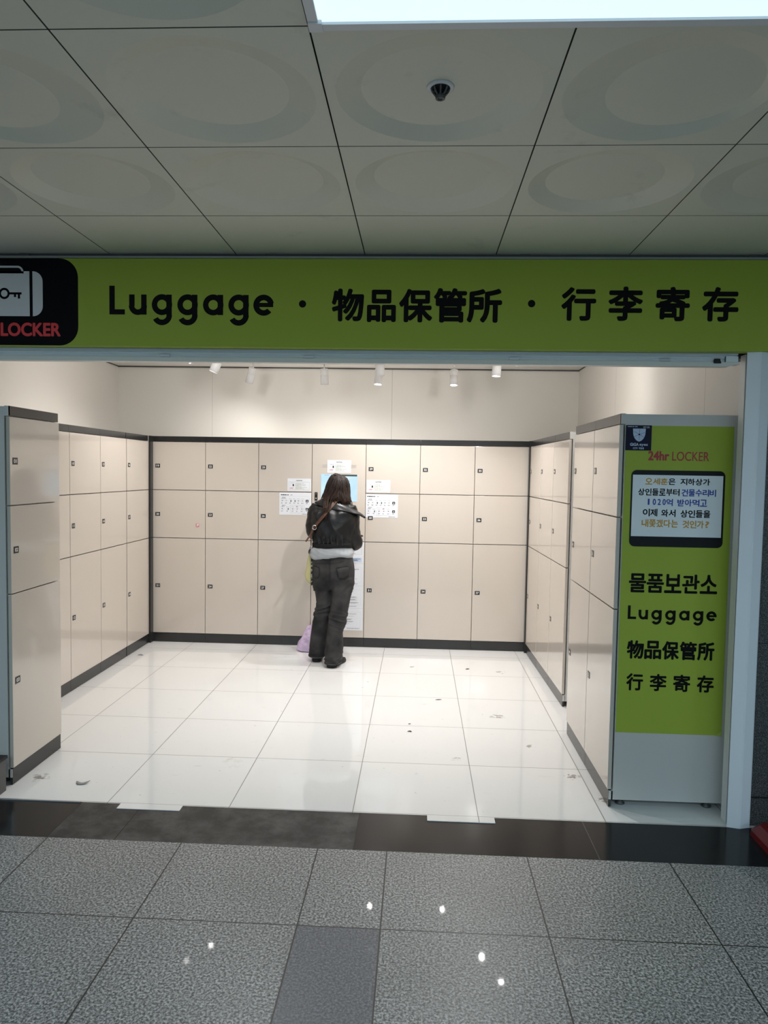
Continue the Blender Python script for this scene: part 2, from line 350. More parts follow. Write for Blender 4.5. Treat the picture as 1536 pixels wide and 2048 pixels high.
class Art:
    """flat printed shapes in a (u, v) plane placed at origin + u*U + v*V, each layer a little proud of the last"""
    def __init__(s, mb, o, U, V): s.mb = mb; s.o = Vector(o); s.U = Vector(U); s.V = Vector(V); s.N = s.U.cross(s.V)
    def P(s, u, v, h): return s.o + s.U * u + s.V * v + s.N * h
    def poly(s, pts, mname, h=0.0006): s.mb.add([s.P(u, v, h) for u, v in pts], [list(range(len(pts)))], mname)
    def rect(s, u0, u1, v0, v1, mname, h=0.0006): s.poly([(u0, v0), (u1, v0), (u1, v1), (u0, v1)], mname, h)
    def rrect(s, u0, u1, v0, v1, r, mname, h=0.0006, corners=(1, 1, 1, 1), seg=8):
        pts = []
        for (cx, cy, a0, on, ex, ey) in ((u1 - r, v1 - r, 0, corners[0], u1, v1), (u0 + r, v1 - r, 90, corners[1], u0, v1), (u0 + r, v0 + r, 180, corners[2], u0, v0), (u1 - r, v0 + r, 270, corners[3], u1, v0)):
            if not on: pts.append((ex, ey)); continue
            for k in range(seg + 1):
                a = math.radians(a0 + 90 * k / seg); pts.append((cx + r * math.cos(a), cy + r * math.sin(a)))
        s.poly(pts, mname, h)
    def frame(s, u0, u1, v0, v1, t, mname, h=0.0006):
        s.rect(u0, u1, v0, v0 + t, mname, h); s.rect(u0, u1, v1 - t, v1, mname, h); s.rect(u0, u0 + t, v0, v1, mname, h); s.rect(u1 - t, u1, v0, v1, mname, h)
    def disc(s, u, v, r, mname, h=0.0006, seg=28): s.poly([(u + r * math.cos(2 * PI * k / seg), v + r * math.sin(2 * PI * k / seg)) for k in range(seg)], mname, h)
    def arc(s, u, v, r, a0, a1, wd, mname, h=0.0006, seg=28):
        ro, ri = r, r - wd; V = []; F = []
        for k in range(seg + 1):
            a = math.radians(a0 + (a1 - a0) * k / seg)
            V += [s.P(u + ro * math.cos(a), v + ro * math.sin(a), h), s.P(u + ri * math.cos(a), v + ri * math.sin(a), h)]
        for k in range(seg): F.append((2 * k, 2 * k + 2, 2 * k + 3, 2 * k + 1))
        s.mb.add(V, F, mname)
    def text(s, body, u0, u1, v0, v1, mname, bold=0.0, h=0.0006, spacing=1.0):
        """fit a line of text to a box; bold = extra stroke as a share of its height"""
        V, F, asp = glyphs(body, spacing)
        d = bold * (v1 - v0)
        offs = [(0, 0)] if d <= 0 else [(0, 0)] + [(d * math.cos(2 * PI * k / 8), d * math.sin(2 * PI * k / 8)) for k in range(8)]
        su, sv = (u1 - u0 - 2 * d), (v1 - v0 - 2 * d)
        for q, (a, b) in enumerate(offs):
            s.mb.add([s.P(u0 + d + x * su + a, v0 + d + y * sv + b, h + q * 0.00001) for x, y in V], F, mname)
    def luggage(s, u0, u1, vbase, cap, mname, h=0.0006):
        """the word in round geometric letters: L u g g a g e (cap units), stretched to u0..u1"""
        kx = (u1 - u0) / 5.98; wd = 0.195 * cap
        def X(c): return u0 + c * kx
        q = [0]
        def hh(): q[0] += 1; return h + q[0] * 0.00001
        def R(c0, c1, v0, v1): s.rect(X(c0), X(c1), vbase + v0 * cap, vbase + v1 * cap, mname, hh())
        def A(c, v, r, a0, a1): s.arc(X(c), vbase + v * cap, r * cap, a0, a1, wd, mname, hh())
        st = 0.195 * cap / kx
        R(0, st, 0, 1.0); R(0, 0.57, 0, 0.18)
        R(0.73, 0.73 + st, 0.30, 0.70); R(1.37 - st, 1.37, 0.0, 0.70); A(1.05, 0.31, 0.325, 180, 360)
        for g0, kind in ((1.573, 'g'), (2.51, 'g'), (3.445, 'a'), (4.37, 'g')):
            A(g0 + 0.36, 0.35, 0.365, 0, 360)
            if kind == 'a': R(g0 + 0.72 - st, g0 + 0.72, 0.0, 0.70)
            else: R(g0 + 0.72 - st, g0 + 0.72, -0.02, 0.70); A(g0 + 0.36, -0.005, 0.36, -152, 0)
        A(5.29 + 0.345, 0.35, 0.365, 12, 318); R(5.33, 5.98, 0.285, 0.43)

# ================================================================== SETTING
b = MB(); b.box(-6, 6, -4.0, 3.021, -0.10, 0.0, 'granite'); struct(b, 'floor')
b = MB(); b.box(-6, 6, 3.021, 3.362, -0.10, 0.0, 'threshold'); struct(b, 'trim_1')
b = MB(); b.box(-3.2, 1.70, 3.362, 7.3, -0.10, 0.0005, 'white_tile'); struct(b, 'floor_2')
b = MB(); b.box(-3.03, 1.54, 7.15, 7.25, 0.0, 2.68, 'wall'); struct(b, 'wall_back')
b = MB(); b.box(-3.13, -3.03, 3.42, 7.25, 0.0, 2.68, 'wall'); struct(b, 'wall_left')
b = MB(); b.box(1.54, 1.64, 3.44, 7.25, 0.0, 2.68, 'wall'); struct(b, 'wall_right')
b = MB(); b.box(-3.13, 1.64, 3.40, 7.25, 2.655, 2.75, 'room_ceiling'); struct(b, 'ceiling_2')
b = MB(); b.box(-3.03, 1.54, 7.138, 7.15, 2.642, 2.655, 'rail_dark'); struct(b, 'shadow_strip_back')  # this and the next two: shade of the ceiling gap as dark strips
b = MB(); b.box(-3.03, -3.022, 3.5, 7.15, 2.646, 2.655, 'rail_dark'); struct(b, 'shadow_strip_left')
b = MB(); b.box(1.532, 1.54, 3.5, 7.15, 2.646, 2.655, 'rail_dark'); struct(b, 'shadow_strip_right')
# front of the shop: header wall over the opening, stone walls beside it
b = MB(); b.box(-6, 6, 3.46, 3.56, 2.19, 2.80, 'rail_dark'); struct(b, 'wall_front')
b = MB(); b.box(1.585, 6, 3.385, 3.44, 0.0, 2.66, 'dark_granite'); struct(b, 'wall_front_right')
b = MB(); b.box(-6, -2.62, 3.385, 3.50, 0.0, 2.66, 'dark_granite'); struct(b, 'wall_front_left')
# corridor shell behind the camera
b = MB(); b.box(-6, 6, -4.1, -4.0, 0.0, 2.75, 'shop_wall'); struct(b, 'wall_corridor')
# white post at the right of the opening, a shallow fold down its middle
b = MB()
b.prism([(1.482, 3.385), (1.4725, 3.3655), (1.474, 3.362), (1.522, 3.350), (1.531, 3.350), (1.575, 3.364), (1.580, 3.368), (1.582, 3.44), (1.506, 3.44)], 0.0, 2.225, 'steel_blue', 'xy')
struct(b, 'trim_5')
# corridor ceiling of 600 mm panels, each with a shallow off-centre dish
def ceiling_mesh():
    b = MB(); Z = 2.635; cx0, cy0, st = -1.4672, 1.6674, 0.6; g = 0.0022
    rnd = random.Random(3)
    fixed = {(1, 1): (0.0, 0.01), (2, 1): (-0.01, 0.02), (3, 1): (0.045, 0.03), (0, 1): (-0.055, 0.02), (0, 2): (-0.01, -0.005), (1, 2): (0.015, 0.0), (2, 2): (-0.01, -0.01), (3, 2): (-0.015, 0.01), (4, 2): (0.03, 0.0)}
    for i in range(-7, 12):
        for j in range(-9, 4):
            x0 = cx0 + st * i + g; x1 = x0 + st - 2 * g; y0 = cy0 + st * (j - 1) + g; y1 = y0 + st - 2 * g
            if y0 > 3.4: continue
            if panel_at(i, j): continue
            y1 = min(y1, 3.388)
            if j >= 3:
                b.add([(x0, y0, Z), (x0, y1, Z), (x1, y1, Z), (x1, y0, Z)], [(0, 1, 2, 3)], 'corr_ceiling')
            else:
                ox, oy = fixed.get((i, j), (rnd.uniform(-.05, .05), rnd.uniform(-.05, .05)))
                cx, cy = (x0 + x1) / 2, (y0 + y1) / 2; N = 64; hw = (x1 - x0) / 2
                sq, ro, ri = [], [], []
                up = 0.024
                for k in range(N):
                    a = 2 * PI * k / N + PI / 4; ca, sa = math.cos(a), math.sin(a); sc = hw / max(abs(ca), abs(sa))
                    sq.append((cx + ca * sc, cy + sa * sc, Z)); ro.append((cx + 0.272 * ca, cy + 0.272 * sa, Z)); ri.append((cx + ox + 0.197 * ca, cy + oy + 0.197 * sa, Z + up))
                V = sq + ro + ri
                F = [(k, N + k, N + (k + 1) % N, (k + 1) % N) for k in range(N)] + [(N + k, 2 * N + k, 2 * N + (k + 1) % N, N + (k + 1) % N) for k in range(N)] + [[2 * N + k for k in range(N - 1, -1, -1)]]
                b.add(V, F, 'corr_ceiling')
            for e0, e1 in (((x0, y0), (x1, y0)), ((x1, y0), (x1, y1)), ((x1, y1), (x0, y1)), ((x0, y1), (x0, y0))):
                b.add([(*e0, Z), (*e1, Z), (*e1, Z + .012), (*e0, Z + .012)], [(0, 1, 2, 3)], 'seam')
    b.box(-6, 6, -4.0, 3.40, 2.669, 2.70, 'seam')
    return b
PANELS = []          # (i, j) of the lower left module of each 1200 x 600 light panel
for j in (1,):
    pass
PANEL_CELLS = [(2, 0, 2), (-3, 0, 2), (7, 0, 2), (-1, -4, 2), (4, -4, 2), (-6, -4, 2), (9, -4, 2), (2, -7, 2), (-3, -7, 2), (7, -7, 2)]  # first is the panel in view, the others are unseen added fill
def panel_at(i, j):
    return any(c[0] <= i < c[0] + c[2] and j == c[1] for c in PANEL_CELLS)
struct(ceiling_mesh(), 'ceiling')

# ================================================================== LIGHT PANELS of the corridor: one in view, the others added as fill
def light_panel(i, j, w_, visible):
    x0 = -1.4672 + 0.6 * i; y0 = 1.6674 + 0.6 * (j - 1); x1 = x0 + 0.6 * w_; y1 = y0 + 0.6
    t = empty('light_panel', ((x0 + x1) / 2, (y0 + y1) / 2, 2.622)); c = Matrix.Translation(-Vector(t.location))
    b = MB(); fw_ = 0.026
    for (a0, a1, c0, c1) in ((x0 + .003, x1 - .003, y0 + .003, y0 + fw_), (x0 + .003, x1 - .003, y1 - fw_, y1 - .003), (x0 + .003, x0 + fw_, y0 + fw_, y1 - fw_), (x1 - fw_, x1 - .003, y0 + fw_, y1 - fw_)):
        b.box(a0 - t.location.x, a1 - t.location.x, c0 - t.location.y, c1 - t.location.y, 0.0, 0.024, 'panel_frame')
    hx, hy = (x1 - x0) / 2, (y1 - y0) / 2
    for sx in (-1, 1):
        for sy in (-1, 1):                                   # moulded corner caps
            b.box(min(sx * (hx - .003), sx * (hx - .034)), max(sx * (hx - .003), sx * (hx - .034)), min(sy * (hy - .003), sy * (hy - .034)), max(sy * (hy - .003), sy * (hy - .034)), -0.003, 0.02, 'panel_frame')
    b.build('frame', t)
    b = MB(); b.add([(-hx + fw_, -hy + fw_, .006), (-hx + fw_, hy - fw_, .006), (hx - fw_, hy - fw_, .006), (hx - fw_, -hy + fw_, .006)], [(0, 1, 2, 3)], 'panel' if visible else ('panel_fill' if j == 0 else 'panel_fill_back'))
    b.build('diffuser', t)
    return t
for q, cidx in enumerate(PANEL_CELLS):
    t = light_panel(*cidx, q == 0)
    if q == 0: tag(t, 'glowing white-framed light panel in the tiled corridor ceiling, at the top edge', 'ceiling light', 'corridor light panels')
    else: tag(t, 'white-framed fill light panel added to the corridor ceiling outside the picture', 'ceiling light', 'corridor light panels')

# ================================================================== SPRINKLER
t = tag(empty('fire_sprinkler', (0.038, 1.976, 2.659)), 'black sprinkler head in a pale ring flush with a corridor ceiling tile', 'sprinkler')
b = MB(); b.lathe([(0.024, 0.0), (0.024, -0.004), (0.031, -0.006), (0.0365, -0.003), (0.0375, 0.0)], (0, 0, 0), (0, 0, 1), 'panel_frame', 36); b.build('escutcheon_ring', t)
b = MB(); b.lathe([(0.001, 0.004), (0.024, 0.002), (0.0255, -0.005), (0.0235, -0.007), (0.016, -0.010), (0.012, -0.018), (0.001, -0.018)], (0, 0, 0), (0, 0, 1), 'monitor', 28)
for k in range(8):
    a = 2 * PI * k / 8; b.tube([(0.0235 * math.cos(a), 0.0235 * math.sin(a), -0.004), (0.020 * math.cos(a), 0.020 * math.sin(a), -0.014), (0.011 * math.cos(a), 0.011 * math.sin(a), -0.022)], [0.0028] * 3, 'rail_dark', 6, 3)
b.build('cage', t)
b = MB(); b.lathe([(0.006, -0.018), (0.0125, -0.020), (0.0135, -0.026), (0.0125, -0.031), (0.007, -0.032), (0.006, -0.029), (0.0005, -0.029)], (0, 0, 0), (0, 0, 1), 'rail_dark', 28)
b.tube([(-0.006, -.004, -.031), (-0.006, -.004, -.036)], [.0012] * 2, 'rail_dark', 6, 1); b.build('deflector', t)
b = MB()
for a in (PI * 0.93, PI * 0.12):
    b = MB(); b.lathe([(0.0005, 0.0035), (0.0032, 0.0015), (0.0032, -0.0015), (0.0005, -0.0035)], (0.0205 * math.cos(a), 0.0205 * math.sin(a), -0.006), (0, 0, 1), 'white_paint', 10); b.build('screw', t)

# ================================================================== HEADER SIGN
t = tag(empty('header_sign', (-0.5, 3.34, 2.2)), 'long lime green sign board with black lettering above the locker room opening', 'sign')
def loc(b_, t_):
    """shift a builder's world coordinates into a thing's own frame"""
    q = t_.matrix_basis.inverted(); b_.v = [tuple(q @ Vector(v)) for v in b_.v]; return b_
b = MB(); b.box(-2.9, 2.6, 3.3405, 3.40, 2.203, 2.606, 'lime'); loc(b, t).build('board', t)
b = MB(); b.box(-2.9, 2.6, 3.355, 3.40, 2.612, 2.622, 'steel_grey'); b.box(-2.9, 2.6, 3.365, 3.40, 2.624, 2.634, 'rail_dark')
for bx in (-1.9, -.73, .44, 1.46): b.box(bx, bx + .05, 3.36, 3.40, 2.606, 2.634, 'rail_dark')
loc(b, t).build('bracket_rail', t)
A_ = lambda b_: Art(b_, (0, 3.3405, 0), (1, 0, 0), (0, 0, 1))
b = MB(); a = A_(b); cx = -1.985
PX = 0.00232                                     # metres per photograph pixel on this board
def lx(px): return -1.606 + (px - 156) * 0.002404
def lz(py): return 2.414 - (py - 600) * 0.002335
a.rrect(lx(-166), lx(156), 2.2035, 2.6055, 0.088, 'logo_black', 0.0006)
b2 = MB(); a2 = A_(b2)
cxm = lx(-5)
def mir(x): return 2 * cxm - x
a2.rect(mir(lx(59.5)), lx(59.5), lz(632.4), lz(543.6), 'logo_white', .0010)
a2.rrect(lx(65.6), lx(85.7), lz(632.4), lz(543.6), .047, 'logo_white', .0010, (1, 0, 0, 1))
a2.rrect(mir(lx(85.7)), mir(lx(65.6)), lz(632.4), lz(543.6), .047, 'logo_white', .0010, (0, 1, 1, 0))
hx0, hx1 = mir(lx(48)), lx(48)
a2.rrect(hx0, hx1, lz(548), lz(532.8), .030, 'logo_white', .0010, (1, 1, 0, 0))
a2.rrect(hx0 + .010, hx1 - .010, lz(543.4), lz(536.8), .019, 'logo_black', .0011, (1, 1, 0, 0))
kz = lz(587.6)
kc = lx(8.9)
a2.arc(kc, kz, .0262, 0, 360, .0105, 'logo_black', .0012); a2.rect(kc + .018, lx(43.6), kz - .0045, kz + .0055, 'logo_black', .0012)
a2.rect(lx(28.2), lx(32.6), kz - .0165, kz, 'logo_black', .0012); a2.rect(lx(36), lx(40.4), kz - .0235, kz, 'logo_black', .0012)
a2.text('LOCKER', lx(0.5), lx(121), lz(672.5), lz(645.0), 'logo_red', 0.045, .0010)
a2.text('24hr', lx(-118), lx(-14), lz(672.0), lz(645.5), 'logo_red', 0.05, .0010)
loc(b, t).build('logo_panel', t); loc(b2, t).build('logo_emblem', t)
b = MB(); a = A_(b)
a.luggage(-1.457, -0.686, 2.349, 0.132, 'ink'); loc(b, t).build('latin_lettering', t); b = MB(); a = A_(b)
def sx_(px): return -0.415 + (px - 664) * (0.777 / 339)
def sz_(py): return 2.477 - (py - 575) * (0.149 / 68)
for ch, x0, x1, y0, y1 in (('物', 664, 729, 577, 645), ('品', 735, 793, 579, 646), ('保', 799, 866, 577, 646), ('管', 868, 934, 575, 646), ('所', 934, 1003.5, 576, 646)):
    a.text(ch, sx_(x0), sx_(x1), sz_(y1), sz_(y0), 'ink', 0.036)
loc(b, t).build('lettering', t); b = MB(); a = A_(b)
def sx2(px): return 0.63 + (px - 1124) * (0.785 / 352)
def sz2(py): return 2.488 - (py - 572) * (0.153 / 71)
for ch, x0, x1, y0, y1 in (('行', 1123.5, 1193.5, 574, 644), ('李', 1217.5, 1287, 572.5, 643.5), ('寄', 1312, 1380, 572.5, 643.5), ('存', 1404, 1476, 572.5, 643.5)):
    a.text(ch, sx2(x0), sx2(x1), sz2(y1), sz2(y0), 'ink', 0.034)
loc(b, t).build('lettering', t)
for dx, dz in ((-0.550, 2.402), (0.496, 2.409)):
    b = MB(); a = A_(b); a.disc(dx, dz, 0.0167, 'ink'); loc(b, t).build('dot', t)

# ================================================================== ROLLER SHUTTER rolled up under the sign, with its guide rail
t = tag(empty('roller_shutter', (-0.3, 3.42, 2.14)), 'rolled-up grey slatted shutter under the green sign, with a side guide rail', 'shutter')
b = MB()
prof = []
z = 2.162
for k in range(4):
    prof += [(3.418, z), (3.410, z + .003), (3.407, z + .008), (3.410, z + .0125), (3.418, z + .0145)]; z += 0.0165
for k in range(len(prof) - 1):
    b.add([(-2.6, *prof[k]), (1.452, *prof[k]), (1.452, *prof[k + 1]), (-2.6, *prof[k + 1])], [(0, 1, 2, 3)], 'steel_blue')
b.box(-2.6, 1.452, 3.4185, 3.43, 2.160, 2.30, 'steel_grey')
for xx in (-1.24, -.55, .41, 1.10): b.box(xx, xx + .045, 3.405, 3.41, 2.166, 2.178, 'steel_grey')
loc(b, t).build('slat_curtain', t)
b = MB(); b.prism([(-2.6, 2.143), (1.408, 2.143), (1.432, 2.152), (1.455, 2.152), (1.455, 2.163), (-2.6, 2.163)], 3.398, 3.44, 'white_paint'); loc(b, t).build('bottom_bar', t)
b = MB(); b.prism([(1.338, 2.157), (1.372, 2.157), (1.366, 2.178), (1.343, 2.178)], 3.395, 3.407, 'black'); loc(b, t).build('rubber_stop', t)
b = MB(); b.box(1.392, 1.394, 3.4, 3.41, 2.162, 2.19, 'rail_dark'); b.box(1.394, 1.45, 3.402, 3.41, 2.164, 2.19, 'steel_blue'); loc(b, t).build('end_plate', t)
b = MB()
b.box(1.4835, 1.4870, 3.404, 3.455, 0.001, 2.20, 'white_paint'); b.box(1.4870, 1.4945, 3.425, 3.455, 0.001, 2.20, 'rail_dark'); b.box(1.4945, 1.4985, 3.408, 3.455, 0.001, 2.20, 'steel_grey')
loc(b, t).build('guide_rail', t)

# ================================================================== LOCKER COLUMNS
W = 0.4984
ZJ = [(1.4385, 1.8815), (0.9895, 1.4325), (0.090, 0.9835)]           # doors, top to bottom
ZL = [1.660, 1.209, 0.537]                                         # number plates
def number_plate(num, x, z, parent):
    b = MB(); b.box(x - .022, x + .022, -.0078, -.0062, z - .0175, z + .0175, 'plate')
    a = Art(b, (0, -.0078, 0), (1, 0, 0), (0, 0, 1))
    a.text(num, x - .0135, x + .0135, z - .0095, z + .0095, 'white_print', 0.03, 0.0004)
    return b.build('number_plate', parent)
def locker(x, y, rz, nums, label, group, depth=0.52, sides=(0, 0), kiosk=False, width=W):
    """local frame: x along the front (left to right as you face it), y into the body, front of the plinth at y=0"""
    t = tag(empty('kiosk_column' if kiosk else 'locker_column', (x, y, 0), rz), label, 'payment kiosk' if kiosk else 'locker', group)
    h = width / 2 - 0.0006
    b = MB()
    b.box(-h, h, 0.020, depth, 0.040, 1.932, 'carcass'); b.box(-h, h, 0.013, 0.020, 0.040, 0.087, 'carcass')
    for sgn, on in ((-1, sides[0]), (1, sides[1])):
        if on: x0, x1 = sorted((sgn * h, sgn * (h - .016))); b.box(x0, x1, 0.0, 0.020, 1.885, 1.935, 'carcass'); b.box(x0, x1, 0.001, 0.020, 0.040, 0.084, 'carcass')
    b.build('carcass', t)
    s0 = 0.003 if sides[0] else 0; s1 = 0.003 if sides[1] else 0
    b = MB(); b.box(-h + s0, h - s1, 0.0, 0.020, 1.886, 1.935, 'dark_trim'); b.build('top_trim', t)
    b = MB(); b.box(-h + s0, h - s1, 0.0, 0.013, 0.003, 0.085, 'dark_trim'); b.build('plinth', t)
    for (fx, fy) in ((-h + .05, .07), (h - .05, .07), (-h + .05, depth - .06), (h - .05, depth - .06)):
        b = MB(); b.lathe([(.022, .001), (.024, .006), (.014, .012), (.012, .040)], (fx, fy, 0), (0, 0, 1), 'rail_dark', 14); b.build('foot', t)
    zs = ZJ if not kiosk else [(0.9895, 1.8815), (0.090, 0.9835)]
    for k, (z0, z1) in enumerate(zs):
        d = MB(); d.box(-h + .0016, h - .0016, -.006, 0.013, z0, z1, 'door', 0.0022); o = d.build('door', t)
        o['label'] = ('cream gloss door numbered ' + nums[k]) if nums[k] else 'cream gloss upper door with a touch screen'
        if nums[k]: number_plate(nums[k], -width / 2 + 0.0475, ZL[k] if not kiosk else ZL[2], o)
    return t, h
GB, GL, GR = 'lockers along the back wall', 'lockers along the left wall', 'lockers along the right wall'
bx0, YB = -2.4805, 6.62
for i in range(7):
    x = bx0 + W * (i + 0.5)
    if i == 3:
        kiosk, kh = locker(x, YB, 0, ['', '28'], 'cream kiosk column with a lit touch screen, in front of the person', 'lockers along the back wall', kiosk=True)
        continue
    k = (19 + 3 * i) if i < 3 else (29 + 3 * (i - 4))
    locker(x, YB, 0, [str(k), str(k + 1), str(k + 2)], 'cream locker column with doors %d, %d and %d on the back wall' % (k, k + 1, k + 2), GB)
# kiosk fittings: screen, speaker slots, key lock (local frame of the kiosk door)
def kx(X): return X - kiosk.location.x
kd = [c for c in kiosk.children if c.name.startswith('door')][0]
b = MB(); b.box(kx(-.9), kx(-.564), -.0085, -.0055, 1.357, 1.607, 'screen')
a = Art(b, (0, -.0085, 0), (1, 0, 0), (0, 0, 1))
a.rect(kx(-.71), kx(-.566), 1.590, 1.606, 'screen_dark', .0004); a.rect(kx(-.87), kx(-.825), 1.597, 1.600, 'grey_ink', .0004)
a.rect(kx(-.655), kx(-.635), 1.543, 1.548, 'screen_dark', .0004); a.rect(kx(-.64), kx(-.60), 1.558, 1.562, 'pale_ink', .0004)
b.build('touch_screen', kd)
b = MB()
for zz in (1.669, 1.677, 1.685, 1.693): b.box(kx(-.889), kx(-.577), -.0066, -.0056, zz - .0008, zz + .0008, 'grey_ink')
b.build('speaker_slot', kd)
b = MB(); a = Art(b, (0, -.0062, 0), (1, 0, 0), (0, 0, 1)); b.box(kx(-.958), kx(-.931), -.012, -.006, 1.360, 1.438, 'black', .003)
b.lathe([(.0065, 0), (.0065, .003), (.0005, .003)], (kx(-.9445), -.012, 1.382), (0, -1, 0), 'chrome', 14); b.lathe([(.0035, 0), (.0035, .002), (.0005, .002)], (kx(-.9445), -.012, 1.424), (0, -1, 0), 'chrome', 12)
b.build('key_lock', kd)
# left wall run (faces +x): local x runs along +Y
for (y0, k) in ((4.5415, 7), (5.0415, 10), (5.5415, 13), (6.0515, 16)):
    locker(-2.50, y0 + W / 2, PI / 2, ['%02d' % k, '%02d' % (k + 1), '%02d' % (k + 2)], 'cream locker column with doors %02d, %02d and %02d on the left wall' % (k, k + 1, k + 2), GL)
locker(-2.05, 3.512 + W / 2, PI / 2, ['01', '02', '03'], 'cream locker column with doors 01, 02 and 03, standing forward at the left', GL, depth=0.53, sides=(1, 0))
# right wall run (faces -x), very slightly askew
ang = -PI / 2 + 0.0226
def rline(y): return 1.006 + (6.609 - y) * 0.0226
for (y1, k) in ((6.555, 38), (6.053, 41), (5.551, 44)):
    yc = y1 - W / 2
    locker(rline(yc), yc, ang, [str(k), str(k + 1), str(k + 2)], 'cream locker column with doors %d, %d and %d on the right wall' % (k, k + 1, k + 2), GR, depth=0.47, sides=(0, 1 if k == 44 else 0))
for (y1, k) in ((4.521, 47), (4.020, 50)):
    locker(0.965, y1 - 0.4995 / 2, -PI / 2, [str(k), str(k + 1), str(k + 2)], 'cream locker column with doors %d, %d and %d, %s' % (k, k + 1, k + 2, 'carrying the tall green poster on its side' if k == 50 else 'behind the column with the green poster'), GR, depth=0.553, sides=(0, 1 if k == 50 else 0), width=0.4995)
# dark corner fillers between the runs
t = tag(empty('corner_filler', (-2.49, 6.59, 0)), 'charcoal upright filler strip in the left back corner between lockers', 'filler strip', 'corner filler strips')
b = MB(); b.box(-.006, .012, -.036, .040, .003, 1.935, 'dark_trim'); b.build('strip', t)
t2 = t.copy(); COL.objects.link(t2); t2.location = (0.998, 6.60, 0); t2['label'] = 'charcoal upright filler strip in the right back corner between lockers'
c = t.children[0].copy(); COL.objects.link(c); c.parent = t2

# ================================================================== NOTICES on the lockers
def sheet(name, x0, x1, z0, z1, y=6.6125):
    """returns builder, art pen; sheet is a thin paper a hair in front of a back-wall door"""
    b = MB(); b.box(x0, x1, y, y + .0008, z0, z1, 'paper'); return b, Art(b, (0, y, 0), (1, 0, 0), (0, 0, 1))
def lines(a, u0, u1, v, hgt, mname, rnd, n_=1, gap=1.8):
    """a row of print too small to read: short bars"""
    for q in range(n_):
        vv = v - q * hgt * gap; u = u0
        end = u0 + (u1 - u0) * rnd.uniform(.7, 1.0)
        while u < end - .004:
            l_ = min(rnd.uniform(.006, .022), end - u); a.rect(u, u + l_, vv - hgt, vv, mname); u += l_ + rnd.uniform(.002, .004)
def notice(x0, z0, x1, z1, label):
    rnd = random.Random(5); b, a = sheet('notice', x0, x1, z0, z1); w_ = x1 - x0; h_ = z1 - z0
    U = lambda f: x0 + f * w_
    V = lambda f: z0 + f * h_
    a.text('NOTICE', U(.38), U(.62), V(.80), V(.88), 'ink', 0.05); a.rect(U(.34), U(.36), V(.835), V(.845), 'ink'); a.rect(U(.64), U(.66), V(.835), V(.845), 'ink')
    a.frame(U(.06), U(.94), V(.09), V(.73), .0012, 'grey_ink')
    lines(a, U(.12), U(.29), V(.65), .0028, 'grey_ink', rnd); a.rect(U(.22), U(.275), V(.38), V(.55), 'ink')
    a.rect(U(.10), U(.17), V(.46), V(.48), 'pale_ink'); a.rect(U(.10), U(.16), V(.38), V(.39), 'pale_ink')
    lines(a, U(.10), U(.28), V(.27), .004, 'red_ink', rnd, 2, 1.6)
    for v, m_, e in ((.63, 'olive_ink', .82), (.575, 'olive_ink', .64), (.50, 'grey_ink', .82), (.44, 'olive_ink', .58), (.38, 'olive_ink', .66), (.31, 'olive_ink', .86), (.25, 'olive_ink', .62), (.185, 'olive_ink', .88)):
        lines(a, U(.34), U(e), V(v), .0032, m_, rnd)
    o = b.build('notice_sheet'); o.location = (0, 0, 0); return tag(o, label, 'notice', 'small notice sheets')
notice(-0.843, 1.620, -0.624, 1.737, 'small white notice sheet on the kiosk above the touch screen')
notice(-1.212, 1.446, -0.993, 1.562, 'small white notice sheet left of the touch screen, on door 25')
notice(-0.479, 1.446, -0.261, 1.560, 'small white notice sheet right of the touch screen, on door 29')
